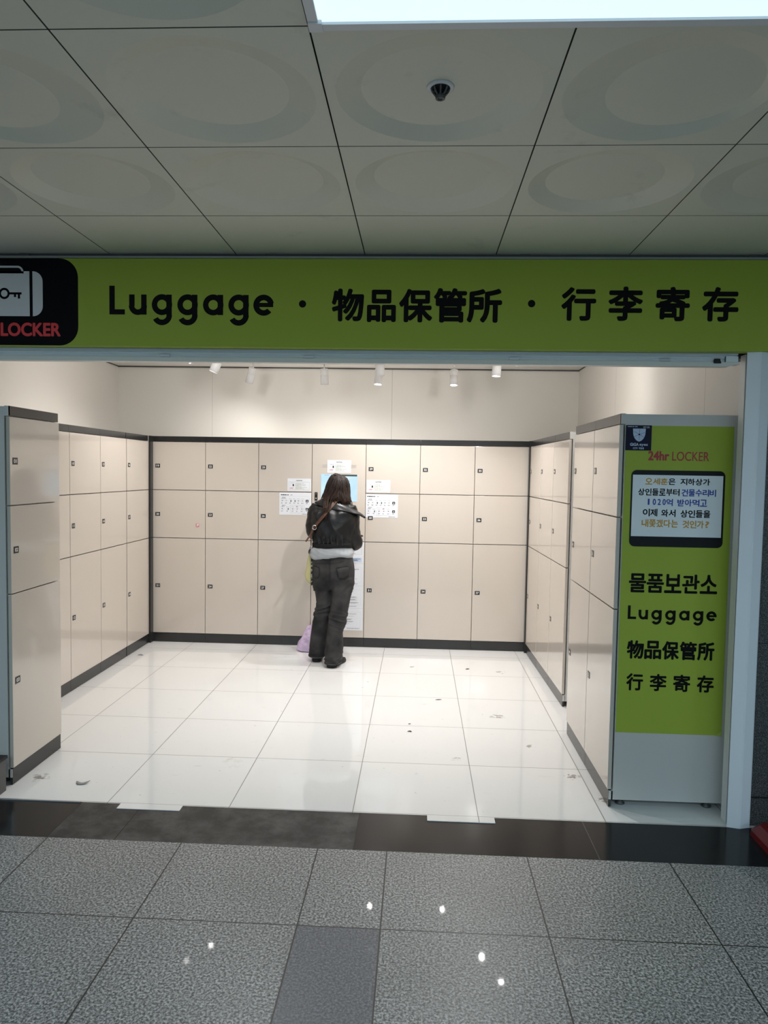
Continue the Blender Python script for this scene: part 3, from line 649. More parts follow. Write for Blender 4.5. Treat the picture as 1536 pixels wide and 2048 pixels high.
def guide(x0, z0, x1, z1, label):
    rnd = random.Random(9); b, a = sheet('guide', x0, x1, z0, z1); w_ = x1 - x0; h_ = z1 - z0
    U = lambda f: x0 + f * w_
    V = lambda f: z0 + f * h_
    lines(a, U(.045), U(.34), V(.915), .0075, 'ink', rnd); lines(a, U(.35), U(.44), V(.91), .005, 'grey_ink', rnd)
    a.frame(U(.035), U(.945), V(.07), V(.83), .0008, 'pale_ink'); a.rect(U(.035), U(.945), V(.455), V(.46), 'pale_ink')
    for v0 in (.80, .435): lines(a, U(.08), U(.20), V(v0), .0035, 'grey_ink', rnd, 3, 1.7)
    def step(f, v, dark, tone='pale_ink'):
        a.frame(U(f - .045), U(f + .045), V(v - .06), V(v + .07), .0007, 'pale_ink')
        if dark: a.rect(U(f + .005), U(f + .03), V(v - .045), V(v + .035), 'ink')
        else: a.rect(U(f - .02), U(f + .02), V(v - .015), V(v + .025), tone)
        lines(a, U(f - .045), U(f + .045), V(v + .10), .0022, 'grey_ink', rnd); lines(a, U(f - .035), U(f + .035), V(v - .085), .003, 'grey_ink', rnd, 2, 1.4)
    for q, f in enumerate((.09, .215, .345, .475, .60, .725)):
        step(f, .63, q in (2, 3), 'olive_ink' if q in (1, 5) else 'grey_ink')
        a.poly([(U(f + .055), V(.625)), (U(f + .07), V(.635)), (U(f + .055), V(.645))], 'grey_ink')
    a.frame(U(.34), U(.79), V(.09), V(.42), .001, 'grey_ink')
    for q, f in enumerate((.09, .26, .42, .565, .71)):
        step(f, .265, q == 1, 'red_ink' if q == 3 else 'grey_ink')
        a.poly([(U(f + .062), V(.26)), (U(f + .077), V(.27)), (U(f + .062), V(.28))], 'grey_ink')
    lines(a, U(.53), U(.60), V(.395), .003, 'grey_ink', rnd, 2, 1.4)
    for v in (.63, .265):
        a.rect(U(.83), U(.915), V(v - .055), V(v + .055), 'ink'); a.rect(U(.860), U(.888), V(v - .03), V(v + .02), 'paper', .0010)
        lines(a, U(.835), U(.91), V(v - .085), .003, 'grey_ink', rnd, 2, 1.4)
    lines(a, U(.72), U(.94), V(.05), .0045, 'grey_ink', rnd)
    o = b.build('instruction_sheet'); return tag(o, label, 'notice', 'locker instruction sheets')
guide(-1.286, 1.225, -0.990, 1.430, 'white step-by-step instruction sheet on door 26, left of the person')
guide(-0.484, 1.2155, -0.188, 1.430, 'white step-by-step instruction sheet on door 30, right of the person')
def rules(z0, z1, label, seed, table=False):
    rnd = random.Random(seed); x0, x1 = -.790, -.496; b, a = sheet('rules', x0, x1, z0, z1); w_ = x1 - x0; h_ = z1 - z0
    U = lambda f: x0 + f * w_
    V = lambda f: z0 + f * h_
    lines(a, U(.06), U(.40), V(.92), .003, 'pale_ink', rnd)
    if table:
        a.frame(U(.05), U(.94), V(.42), V(.96), .001, 'grey_ink')
        for v in (.84, .73, .62, .53): a.rect(U(.05), U(.94), V(v), V(v + .004), 'pale_ink')
        lines(a, U(.45), U(.85), V(.60), .003, 'grey_ink', rnd); lines(a, U(.5), U(.75), V(.49), .0035, 'grey_ink', rnd, 2, 1.5)
        a.rrect(U(.30), U(.94), V(.06), V(.26), .004, 'ice'); lines(a, U(.40), U(.92), V(.22), .005, 'grey_ink', rnd, 3, 1.7)
    else:
        a.frame(U(.05), U(.93), V(.13), V(.83), .0009, 'pale_ink')
        v = .76
        while v > .25:
            lines(a, U(.10), U(rnd.uniform(.6, .9)), V(v), .0026, rnd.choice(['grey_ink', 'grey_ink', 'grey_ink', 'olive_ink']), rnd, rnd.choice([1, 2, 3]), 1.6); v -= rnd.uniform(.09, .17)
        lines(a, U(.50), U(.93), V(.095), .0045, 'grey_ink', rnd)
    return tag(b.build('rules_sheet'), label, 'notice', 'rules sheets taped under one another')
rules(0.786, 0.985, 'white rules sheet with a table, topmost of four under the screen', 21, True)
rules(0.577, 0.7845, 'white rules sheet beside the hips of the person, second of four', 22)
rules(0.367, 0.5755, 'white rules sheet beside the knees of the person, third of four', 23)
rules(0.158, 0.3655, 'white rules sheet nearest the floor, lowest of four on the kiosk', 24)
b = MB(); a = Art(b, (0, 6.6128, 0), (1, 0, 0), (0, 0, 1))
a.rrect(-2.072, -2.040, 1.092, 1.126, .006, 'pink_red', .0004); a.rrect(-2.062, -2.044, 1.108, 1.122, .004, 'paper', .0008); a.rect(-2.066, -2.052, 1.100, 1.105, 'paper', .0008)
tag(b.build('round_sticker'), 'tiny red and white sticker on locker door 20', 'sticker')

# ================================================================== GREEN POSTER, sheet and security sticker on the locker end panel (faces the corridor)
YP = 3.5205
t = tag(empty('wall_poster', (1.24, YP, 0.38)), 'tall lime green poster on the locker end panel at the right', 'poster')
b = MB(); b.box(.988, 1.497, YP - .0012, YP - .0002, .3795, 1.8775, 'lime')
b.add([(1.470, YP - .0014, .3795), (1.492, YP - .010, .3770), (1.497, YP - .0014, .402)], [(0, 1, 2)], 'lime')
loc(b, t).build('print', t)
AP = lambda b_: Art(b_, (0, YP - .0012, 0), (1, 0, 0), (0, 0, 1))
b = MB(); a = AP(b)
a.text('24hr', 1.0965, 1.1965, 1.7120, 1.7575, 'red_print', 0.045); a.text('LOCKER', 1.2100, 1.3840, 1.7120, 1.7560, 'red_print', 0.010)
loc(b, t).build('red_lettering', t); b = MB(); a = AP(b)
for q, ch in enumerate('물품보관소'): a.text(ch, 1.0270 + q * .0845, 1.0270 + q * .0845 + .0825, 1.073, 1.166, 'ink', 0.030)
loc(b, t).build('lettering', t); b = MB(); a = AP(b)
a.luggage(1.027, 1.450, 0.942, 0.0665, 'ink'); loc(b, t).build('latin_lettering', t); b = MB(); a = AP(b)
for q, ch in enumerate('物品保管所'): a.text(ch, 1.0285 + q * .0842, 1.0285 + q * .0842 + .0815, 0.747, 0.838, 'ink', 0.034)
loc(b, t).build('lettering', t); b = MB(); a = AP(b)
for q, ch in enumerate('行李寄存'): a.text(ch, 1.0310 + q * .1128, 1.0310 + q * .1128 + .0810, 0.590, 0.675, 'ink', 0.030)
loc(b, t).build('lettering', t)
b = MB(); a = AP(b); a.rrect(1.0205, 1.4635, 1.2965, 1.6655, .026, 'monitor', .0006); loc(b, t).build('printed_monitor', t)
b = MB(); YS = YP - .0024; b.box(1.0280, 1.4535, YS - .0008, YS, 1.3465, 1.6425, 'paper_blue'); a = Art(b, (0, YS - .0008, 0), (1, 0, 0), (0, 0, 1))
def run(txt, u0, u1, v0, v1, m_, sp=None):
    """Korean text set one syllable block at a time so that the spacing stays even"""
    n_ = len(txt); stp = (u1 - u0) / (n_ - 0.06)
    for q, ch in enumerate(txt):
        if ch == ' ': continue
        if ch in '0123456789?': a.text(ch, u0 + q * stp + stp * .14, u0 + q * stp + stp * (.50 if ch == '1' else (.66 if ch == '?' else .80)), v0 + (v1 - v0) * .08, v1 - (v1 - v0) * .08, m_, 0.03); continue
        a.text(ch, u0 + q * stp, u0 + q * stp + stp * .93, v0, v1, m_, 0.028)
run('오세훈', 1.087, 1.1935, 1.5965, 1.6275, 'orange_ink'); run('은', 1.1965, 1.2300, 1.5965, 1.6275, 'ink'); run('지하상가', 1.2525, 1.3920, 1.5960, 1.6280, 'ink')
run('상인들로부터', 1.055, 1.2510, 1.5440, 1.5775, 'ink'); run('건물수리비', 1.2600, 1.4225, 1.5430, 1.5770, 'blue_ink')
run('1020', 1.0990, 1.1905, 1.4960, 1.5310, 'blue_ink'); run('억', 1.1890, 1.2210, 1.4950, 1.5290, 'blue_ink'); run('받아먹고', 1.2420, 1.3820, 1.4945, 1.5285, 'blue_ink')
run('이제', 1.0805, 1.1500, 1.4435, 1.4800, 'ink'); run('와서', 1.1680, 1.2360, 1.4425, 1.4785, 'ink'); run('상인들을', 1.2590, 1.4000, 1.4410, 1.4770, 'ink')
run('내쫓겠다는', 1.0765, 1.2490, 1.3915, 1.4290, 'orange_ink'); run('것인가?', 1.2700, 1.4050, 1.3900, 1.4270, 'orange_ink')
tag(b.build('protest_sheet'), 'white sheet of coloured Korean text taped over the black printed monitor on the green poster', 'notice')
b = MB(); b.box(.9870, 1.1090, YS - .0008, YS, 1.7590, 1.8790, 'navy'); a = Art(b, (0, YS - .0008, 0), (1, 0, 0), (0, 0, 1))
sh = []
for q in range(21):
    f = q / 20; wdt = .0292 * (1 - max(0, (f - .25) / .75) ** 2.1) ** .62 if f > .25 else .0292 + .001 * (1 - f * 4); sh.append((wdt, 1.8630 - f * .0620))
pts = [(1.0505 + w_, v) for w_, v in sh] + [(1.0505 - w_, v) for w_, v in reversed(sh)]
a.poly(pts[::-1], 'ice', .0005)
for ang_ in (20, 85, 150, 205, 270, 330):
    c_, s_ = math.cos(math.radians(ang_)), math.sin(math.radians(ang_)); r_ = .029 if ang_ not in (85, 270) else .028
    a.poly([(1.0505 - s_ * .0008, 1.8350 + c_ * .0008), (1.0505 + s_ * .0008, 1.8350 - c_ * .0008), (1.0505 + s_ * .0008 + c_ * r_, 1.8350 - c_ * .0008 + s_ * r_), (1.0505 - s_ * .0008 + c_ * r_, 1.8350 + c_ * .0008 + s_ * r_)], 'ice_line', .0008)
a.disc(1.0505, 1.8350, .0040, 'navy', .0011)
a.text('GiGA', 1.0085, 1.0495, 1.7800, 1.7945, 'ice', .05); a.text('eyes', 1.0530, 1.0925, 1.7770, 1.7905, 'ice', .03)
a.text('CCTV', 1.0225, 1.0455, 1.7650, 1.7735, 'ice', .04); a.text('작동중', 1.0500, 1.0750, 1.7640, 1.7740, 'ice', .03)
rnd = random.Random(2); lines(a, .995, 1.042, 1.8735, .003, 'ice', rnd); lines(a, 1.068, 1.105, 1.8735, .0026, 'pale_ink', rnd, 2, 1.8)
tag(b.build('security_sticker'), 'small navy sticker with a pale shield at the top left corner of the green poster', 'sticker')

# ================================================================== TRACK LIGHTS
for yy, nm in ((6.5, 'white track rail on the ceiling nearest the back wall'), (5.85, 'second white track rail from the back wall, hidden above the shutter edge'), (4.45, 'white track rail on the room ceiling nearest the opening')):
    b = MB(); b.box(-2.6, 1.1, yy - .018, yy + .018, 2.637, 2.655, 'lamp_white'); tag(b.build('track_rail'), nm, 'track rail', 'ceiling track rails')
def spotlight(x, y, tilt_dir, tilt, label, power=1.0, soft=0.02, cone=138):
    """cylindrical head hanging from the track; tilt_dir: compass of the tilt in the xy plane (degrees), tilt from straight down"""
    t = tag(empty('track_spotlight', (x, y, 2.637)), label, 'spotlight', 'white track spotlights')
    ta, td = math.radians(tilt), math.radians(tilt_dir)
    d = Vector((math.sin(ta) * math.cos(td), math.sin(ta) * math.sin(td), -math.cos(ta)))
    b = MB(); b.box(-.055, .035, -.016, .016, -.040, -.0005, 'lamp_white', .003); b.build('track_adapter', t)
    piv = Vector((.012, 0, -.075))
    b = MB(); b.tube([(.012, 0, -.038), tuple(piv), tuple(piv + d * .02)], [.009, .006, .008], 'lamp_white', 10, 2); b.build('stem', t)
    b = MB(); L = .150; R_ = .0365
    b.lathe([(.006, .008), (R_ - .003, .010), (R_, .014), (R_, .062), (R_ - .0012, .063), (R_, .064), (R_, L), (R_ - .003, L), (R_ - .004, L - .010), (.002, L - .010)], piv, d, 'lamp_white', 28); b.build('lamp_body', t)
    b = MB(); b.lathe([(R_ - .0045, L - .0095), (R_ - .0045, L - .006), (.001, L - .005)], piv, d, 'lens', 24); b.build('lens', t)
    ld = bpy.data.lights.new('spot_beam', 'SPOT'); ld.energy = SPOT_W * power; ld.color = SPOT_COL; ld.spot_size = math.radians(cone); ld.spot_blend = 1.0; ld.shadow_soft_size = soft
    lo = bpy.data.objects.new('spot_beam', ld); COL.objects.link(lo); lo.parent = t; lo.location = piv + d * (L + .012)
    lo.rotation_euler = d.to_track_quat('-Z', 'Y').to_euler()
    return t
spotlight(-1.525, 6.5, 140, 24, 'white track spotlight tilted with its lens turned away, above locker door 22', 0.75)
spotlight(-0.880, 6.5, 90, 15, 'white track spotlight hanging straight with no glow, above door 25', 0.55)
spotlight(-0.385, 6.5, 250, 9, 'white track spotlight with a lit lens, overlapped by a nearer dark one', 0.8)
spotlight(0.285, 6.5, 262, 9, 'white track spotlight with a glowing lens standing alone above door 32', 0.9)
spotlight(-1.640, 5.85, 190, 24, 'white track spotlight leaning left with a bright lens, its top cut by the shutter', 1.9)
spotlight(-0.345, 5.85, 84, 15, 'white track spotlight with an unlit underside in front of a lit one', 2.3)
spotlight(0.600, 5.85, 220, 5, 'white track spotlight with a bright lens, its top cut by the shutter at the right', 2.8)
spotlight(-1.765, 5.85, 215, 70, 'white track spotlight nearly hidden by the shutter, only a lit rim showing at the left', 0.25, cone=160)
spotlight(0.712, 5.85, -80, 70, 'white track spotlight nearly hidden by the shutter, only a lit wedge showing at the right', 0.35)
for xx, dd, tt, nm, pw in ((-1.45, 106, 70, 'added fill light, leftmost', 1.5), (-1.00, 262, 14, 'added fill light, second from the left', 2.3), (-0.10, 112, 34, 'middle', 3.6), (0.30, 268, 14, 'added fill light, second from the right', 2.3), (0.70, 80, 70, 'added fill light, rightmost', 1.5)):  # middle lamp casts the person's shadow; other four are added unseen fill
    spotlight(xx, 4.45, dd, tt, 'white track spotlight on the rail nearest the opening, %s of five' % nm, pw, soft=0.10 if tt > 60 else 0.02)

# ================================================================== DOME CAMERA
t = tag(empty('dome_camera', (-2.38, 6.50, 2.655)), 'black dome camera on the room ceiling in the far left corner', 'security camera')
b = MB(); b.lathe([(.001, 0), (.052, 0), (.052, -.012), (.046, -.018), (.001, -.018)], (0, 0, 0), (0, 0, 1), 'rail_dark', 28); b.build('housing', t)
b = MB(); b.lathe([(.040, -.017), (.039, -.028), (.033, -.042), (.020, -.052), (.001, -.056)], (0, 0, 0), (0, 0, 1), 'plate', 28); b.build('dome', t)

# ================================================================== SMALL THINGS at the front
for x0, x1, nm in ((-1.419, -1.112, 'thin white cover plate on the black threshold at the left'), (0.070, 0.389, 'thin white cover plate on the black threshold at the right')):
    b = MB(); b.box(x0, x1, 3.305, 3.3615, .0002, .004, 'white_tile', .001); b.box(x0 + .004, x1 - .004, 3.303, 3.306, .0002, .003, 'steel_grey')
    tag(b.build('cover_plate'), nm, 'cover plate', 'threshold cover plates')
b = MB(); b.box(-2.6, -1.62, 3.352, 3.3615, .0005, .005, 'steel_grey'); struct(b, 'trim_6')
t = tag(empty('plinth_box', (-2.35, 3.38, 0)), 'low black box on the floor at the left edge, in front of column 01', 'box')
b = MB(); b.box(-.25, .302, -.08, .072, .0008, .166, 'rail_dark', .002); b.build('body', t)
b = MB(); b.box(-.26, .309, -.09, .078, .166, .181, 'black', .002); b.build('lid', t)
t = tag(empty('red_base', (1.72, 3.15, 0)), 'red plastic base on the floor at the right edge, by the dark stone wall', 'base')
b = MB()
def rect_ring(hx, hy, z, c): return [(hx, -hy + c, z), (hx, hy - c, z), (hx - c, hy, z), (-hx + c, hy, z), (-hx, hy - c, z), (-hx, -hy + c, z), (-hx + c, -hy, z), (hx - c, -hy, z)]
b.rings([rect_ring(.172, .172, .0005, .03), rect_ring(.170, .170, .028, .03), rect_ring(.142, .142, .062, .028), rect_ring(.122, .122, .062, .026), rect_ring(.112, .112, .030, .026)], 'red_plastic', False); b.build('tray', t)
t = tag(empty('wall_sticker', (1.70, 3.385, 1.36)), 'white-edged blue and orange sticker on the dark stone wall at the right edge', 'sticker')
b = MB(); a = Art(b, (0, -.0008, 0), (1, 0, 0), (0, 0, 1)); a.rrect(-.086, .09, -.046, .040, .008, 'paper', .0002); a.rect(-.081, .085, .0, .036, 'blue_label', .0006); a.rect(-.081, .085, -.020, -.007, 'blue_label', .0006); a.rrect(-.081, .085, -.042, -.022, .006, 'orange', .0006)
a.rect(-.074, .09, .044, .066, 'paper', .0004)
b.build('print', t)
# litter on the white tiles
def scrap(x, y, pts, r_, m_, label):
    b = MB(); k_ = 1.0 if m_ == 'scrap' else 0.72; b.tube([(p[0] * k_, p[1] * k_, p[2] * k_) for p in pts], [q * k_ for q in r_], m_, 8, 4, 0.35); o = b.build('paper_scrap'); o.location = (x, y, .0015); return tag(o, label, 'litter', 'litter on the tiles')
scrap(-1.708, 3.564, [(-.034, .008, .006), (-.012, -.010, .003), (.012, -.008, .004), (.034, .012, .010)], [.004, .011, .010, .003], 'scrap', 'curled grey scrap on the white tiles near column 03')
scrap(-0.028, 4.462, [(-.018, 0, .003), (.004, .006, .005), (.018, -.004, .003)], [.003, .009, .004], 'scrap_dark', 'small dark crumb of litter in the middle of the white floor')
scrap(0.437, 5.957, [(-.022, -.008, .003), (0, .004, .006), (.022, .012, .004)], [.004, .010, .004], 'scrap_dark', 'small dark scrap on the tiles right of the person')
scrap(0.173, 5.122, [(-.030, -.004, .002), (0, .002, .003), (.030, .008, .002)], [.003, .006, .003], 'scrap_dark', 'thin dark sliver on the tiles right of centre')
scrap(-2.40, 6.10, [(-.024, .0, .003), (0, .008, .007), (.024, .002, .003)], [.003, .010, .004], 'scrap', 'small pale scrap at the foot of the left lockers')
scrap(-0.03, 4.60, [(-.010, 0, .003), (.010, .004, .004)], [.005, .005], 'scrap_dark', 'tiny dark crumb on a joint of the white tiles')

# ================================================================== THE PERSON at the kiosk, seen from behind
def remesh(b, voxel, smooth=6, fac=0.5):
    """one continuous skin over the shapes gathered in a builder"""
    me = bpy.data.meshes.new('skin'); me.from_pydata(b.v, [], b.f); me.update()
    ob = bpy.data.objects.new('skin', me); COL.objects.link(ob)
    bm = bmesh.new(); bm.from_mesh(me); bmesh.ops.recalc_face_normals(bm, faces=bm.faces[:]); bm.to_mesh(me); bm.free()
    r = ob.modifiers.new('r', 'REMESH'); r.mode = 'VOXEL'; r.voxel_size = voxel
    s_ = ob.modifiers.new('s', 'SMOOTH'); s_.iterations = smooth; s_.factor = fac
    bpy.context.view_layer.update()
    out = bpy.data.meshes.new_from_object(ob.evaluated_get(bpy.context.evaluated_depsgraph_get()))
    bpy.data.objects.remove(ob); bpy.data.meshes.remove(me)
    return out
def fold(me, fn):
    """push the surface along its normals by fn(co)"""
    nr = [v.normal.copy() for v in me.vertices]
    for v, q in zip(me.vertices, nr): v.co += q * fn(v.co)
    me.update()
def put(me, name, mname, parent):
    me.materials.clear(); me.materials.append(M[mname]); me.polygons.foreach_set('use_smooth', [True] * len(me.polygons))
    o = bpy.data.objects.new(name, me); COL.objects.link(o); o.parent = parent
    return o
def ell(cx, cy, z, rx, ry, n_=28, tilt=0.0, p=2.3):
    R = []
    for k in range(n_):
        a = 2 * PI * k / n_; c_, s_ = math.cos(a), math.sin(a)
        R.append((cx + rx * math.copysign(abs(c_) ** (2 / p), c_), cy + ry * math.copysign(abs(s_) ** (2 / p), s_), z + tilt * (math.cos(a)) * rx))
    return R
def sm(z, table):
    """smooth interpolation in a table of rows starting with z (descending or ascending)"""
    T = sorted(table)
    if z <= T[0][0]: return T[0][1:]
    for a_, b_ in zip(T, T[1:]):
        if z <= b_[0]:
            f = (z - a_[0]) / (b_[0] - a_[0]); return tuple(u + (v - u) * f for u, v in zip(a_[1:], b_[1:]))
    return T[-1][1:]
def column(b, table, step=0.012, n_=28, p=2.3):
    T = sorted(table); z = T[0][0]; R = []
    m_ = max(2, int((T[-1][0] - T[0][0]) / step))
    for k in range(m_ + 1):
        z = T[0][0] + (T[-1][0] - T[0][0]) * k / m_; cx, cy, rx, ry = sm(z, T); R.append(ell(cx, cy, z, rx, ry, n_, 0, p))
    b.rings(R, 'skin')

TORSO = [(0.96, -.715, 6.045, .150, .105), (1.06, -.713, 6.045, .145, .100), (1.16, -.712, 6.045, .155, .105), (1.27, -.712, 6.045, .165, .105), (1.34, -.712, 6.05, .138, .080), (1.375, -.712, 6.055, .09, .065), (1.40, -.712, 6.06, .055, .055)]
b = MB()
column(b, [(0.72, -.708, 6.045, .150, .115)] + TORSO)
b.tube([(-.712, 6.055, 1.36), (-.708, 6.075, 1.43), (-.702, 6.095, 1.48)], [.052, .048, .050], 'skin', 16, 3)
# head: cranium, jaw, nose, ears
head = Vector((-.694, 6.110, 1.520))
def blob(c, r, b_):
    R = []
    for j in range(1, 12):
        t_ = PI * j / 12; R.append([(c[0] + r[0] * math.sin(t_) * math.cos(2 * PI * k / 20), c[1] + r[1] * math.sin(t_) * math.sin(2 * PI * k / 20), c[2] - r[2] * math.cos(t_)) for k in range(20)])
    b_.rings(R, 'skin')
blob(head + Vector((0, -.006, .004)), (.071, .086, .083), b); blob(head + Vector((0, .030, -.050)), (.054, .062, .068), b); blob(head + Vector((0, .062, -.100)), (.020, .018, .016), b)
b.tube([head + Vector((0, .083, .010)), head + Vector((0, .091, -.014)), head + Vector((0, .098, -.032)), head + Vector((0, .088, -.040))], [.007, .0075, .0095, .008], 'skin', 10, 3)
blob(head + Vector((0, .083, -.066)), (.022, .013, .010), b)
for sg in (-1, 1):
    blob(head + Vector((sg * .072, -.004, -.010)), (.010, .018, .030), b)
    b.tube([head + Vector((sg * .013, .082, .022)), head + Vector((sg * .032, .077, .025)), head + Vector((sg * .050, .060, .020))], [.004, .005, .004], 'skin', 8, 3)
# legs and feet
RL = [(.75, -.632, 6.04, .076, .095), (.60, -.633, 6.03, .060, .070), (.46, -.652, 6.02, .046, .052), (.33, -.668, 6.00, .046, .052), (.12, -.680, 5.965, .036, .040), (.06, -.682, 5.955, .034, .044)]
LL = [(.75, -.790, 6.05, .074, .095), (.60, -.780, 6.06, .052, .066), (.46, -.790, 6.075, .044, .050), (.33, -.812, 6.085, .044, .050), (.12, -.838, 6.105, .036, .040), (.06, -.840, 6.11, .034, .044)]
column(b, RL); column(b, LL)
for hx, hy, tx, ty in ((-.682, 5.925, -.618, 6.13), (-.841, 6.09, -.842, 6.30)):
    b.tube([(hx, hy, .046), (hx + (tx - hx) * .45, hy + (ty - hy) * .45, .036), (hx + (tx - hx) * .9, hy + (ty - hy) * .9, .024)], [.026, .030, .022], 'skin', 14, 4, 0.7)
# arms bent forward to the screen and hands with five fingers
ARM_L = [(-.845, 6.05, 1.325), (-.872, 6.045, 1.22), (-.885, 6.065, 1.115), (-.845, 6.20, 1.105), (-.800, 6.345, 1.145)]
ARM_R = [(-.580, 6.05, 1.320), (-.556, 6.05, 1.20), (-.535, 6.075, 1.045), (-.560, 6.22, 1.060), (-.610, 6.345, 1.120)]
b.tube(ARM_L, [.042, .040, .034, .032, .022], 'skin', 14, 6); b.tube(ARM_R, [.042, .040, .034, .032, .022], 'skin', 14, 6)
def hand(wrist, fwd, side, b_):
    """palm, four unequal fingers curling a little, thumb from the side of the palm"""
    f = Vector(fwd).normalized(); s_ = Vector(side).normalized(); u = s_.cross(f); u = u if u.z > 0 else -u; wv = Vector(wrist)
    b_.tube([wv - f * .02, wv + f * .035, wv + f * .082], [.024, .034, .036], 'skin', 14, 4, 0.42, up=tuple(u))
    for q, (off, L_) in enumerate(((.027, .068), (.009, .076), (-.009, .071), (-.026, .056))):
        r0 = wv + f * .075 + s_ * off; p1 = r0 + f * L_ * .45 - u * .004; p2 = p1 + f * L_ * .32 - u * .012; p3 = p2 + f * L_ * .2 - u * .018
        b_.tube([r0, p1, p2, p3], [.0088, .0084, .0078, .0062], 'skin', 10, 3)
    r0 = wv + f * .022 + s_ * .026; p1 = r0 + f * .026 + s_ * .022 - u * .008; p2 = p1 + f * .028 + s_ * .006 - u * .008
    b_.tube([r0, p1, p2], [.0125, .0105, .0078], 'skin', 10, 3)
hand(ARM_L[-1], (.16, .88, .25), (1, -.15, 0), b); hand(ARM_R[-1], (-.12, .85, .32), (-1, -.15, 0), b)
body_me = remesh(b, 0.0048, 4, 0.5)
person = put(body_me, 'person', 'skin', None)
tag(person, 'person seen from behind in a black leather jacket and dark jeans at the kiosk', 'person')
for sg in (-1, 1):
    b = MB(); b.lathe([(.0005, .008), (.0055, .0058), (.008, 0), (.0055, -.0058), (.0005, -.008)], head + Vector((sg * .031, .0725, .006)), (0, 1, 0), 'eye', 14); b.build('eye', person)
b = MB(); b.tube([head + Vector((-.020, .083, -.064)), head + Vector((0, .0895, -.066)), head + Vector((.020, .083, -.064))], [.002, .005, .002], 'lips', 8, 4); b.build('lips', person)

# ---- jeans: one surface over hips and both flared legs
b = MB()
HIP = [(.640, -.706, 6.045, .120, .085), (.690, -.7055, 6.045, .168, .118), (.740, -.7075, 6.040, .1795, .134), (.800, -.709, 6.038, .1825, .138), (.855, -.7125, 6.042, .1805, .130), (.905, -.717, 6.045, .1745, .120), (.938, -.719, 6.045, .1715, .116)]
column(b, HIP)
JR = [(.740, -.622, 6.035, .092, .120), (.702, -.6225, 6.030, .0955, .118), (.623, -.6310, 6.022, .0870, .102), (.544, -.6385, 6.015, .0800, .090), (.469, -.6510, 6.010, .0725, .080), (.384, -.6630, 5.995, .0725, .078), (.277, -.6805, 5.975, .0675, .080), (.171, -.6800, 5.960, .0720, .090), (.100, -.6850, 5.952, .0705, .096), (.034, -.6905, 5.948, .0680, .102)]
JL = [(.740, -.800, 6.045, .086, .120), (.681, -.8030, 6.050, .0840, .112), (.617, -.7900, 6.058, .0715, .098), (.520, -.7820, 6.068, .0650, .086), (.445, -.7930, 6.075, .0690, .080), (.357, -.8130, 6.083, .0710, .080), (.248, -.8280, 6.095, .0715, .084), (.140, -.8440, 6.105, .0735, .094), (.045, -.8460, 6.108, .0680, .100)]
column(b, JR); column(b, JL)
me = remesh(b, 0.0058, 6, 0.5)
def ridged(x, y, z): return 1 - 2.3 * abs(noise.noise(Vector((x, y, z))))
def jeans_fold(c):
    z = c.z; leg = -1 if c.x < -.725 else 1
    kz = .455 if leg < 0 else .395
    kn = math.exp(-((z - kz) / .075) ** 2); cr = math.exp(-((z - .655) / .05) ** 2); an = math.exp(-((z - .06) / .06) ** 2)
    sl = z + (c.x + (.79 if leg < 0 else .65)) * .28 * leg
    w_ = noise.noise(Vector((c.x * 8, c.y * 8, z * 7))) * .0035
    w_ += kn * .0120 * ridged(c.x * 4.5 + leg, c.y * 4.5, sl * 26)
    w_ += .45 * kn * .0100 * ridged(c.x * 7, c.y * 7 + 5, sl * 48)
    w_ += cr * .0085 * ridged(c.x * 3.5, c.y * 4, (z - abs(c.x + .72) * .75) * 30)
    w_ += an * .0085 * ridged(c.x * 8, c.y * 8, z * 26)
    w_ += .0062 * ridged(c.x * 9 + z * 4.5 * leg, c.y * 9, z * 2.6) * (1 if z < .62 else .35)
    if c.y < 6.04 and z > .68: w_ -= .004 * math.exp(-((c.x + .722) / .006) ** 2)
    return w_ - .004
fold(me, jeans_fold)
jeans = put(me, 'jeans', 'denim', person)
def hip_y(x, z, off=.004):
    cx, cy, rx, ry = sm(z, HIP); u = min(.97, abs((x - cx) / rx)); return cy - ry * (1 - u ** 2.3) ** (1 / 2.3) - off
def on_hip(pts, r_, mname, name):
    b = MB(); b.tube([(x, hip_y(x, z, .0030), z) for x, z in pts], [r_] * len(pts), mname, 6, 4, .5); return b
# back pockets, yoke, belt loop stitching (dark thread on dark denim)
def pocket(poly, name):
    b = MB(); cx = sum(p[0] for p in poly) / len(poly); cz = sum(p[1] for p in poly) / len(poly); V = []; F = []; n_ = len(poly)
    V.append((cx, hip_y(cx, cz, .0085), cz))
    for f in (.55, 1.0):
        for (x, z) in poly: xx, zz = cx + (x - cx) * f, cz + (z - cz) * f; V.append((xx, hip_y(xx, zz, .0085 if f < 1 else .0065), zz))
    for (x, z) in poly: V.append((x, hip_y(x, z, -.006), z))
    for k in range(n_):
        F += [(0, 1 + k, 1 + (k + 1) % n_), (1 + k, 1 + n_ + k, 1 + n_ + (k + 1) % n_, 1 + (k + 1) % n_), (1 + n_ + k, 1 + 2 * n_ + k, 1 + 2 * n_ + (k + 1) % n_, 1 + n_ + (k + 1) % n_)]
    b.add(V, F, 'denim', True)
    o = b.build('back_pocket', jeans)
    s_ = MB(); ring = poly + [poly[0]]
    s_.tube([(cx + (x - cx) * .93, hip_y(cx + (x - cx) * .93, cz + (z - cz) * .93, .0088), cz + (z - cz) * .93) for x, z in ring], [.0009] * len(ring), 'stitch', 5, 3)
    top = sorted(poly, key=lambda p: -p[1])[:2]; s_.tube([(x, hip_y(x, z, .0085), z) for x, z in sorted(top)], [.0014] * 2, 'stitch', 6, 1)
    s_.build('pocket_seam', o)
pocket([(-.668, .834), (-.570, .850), (-.562, .770), (-.600, .735), (-.650, .752)], 'r')
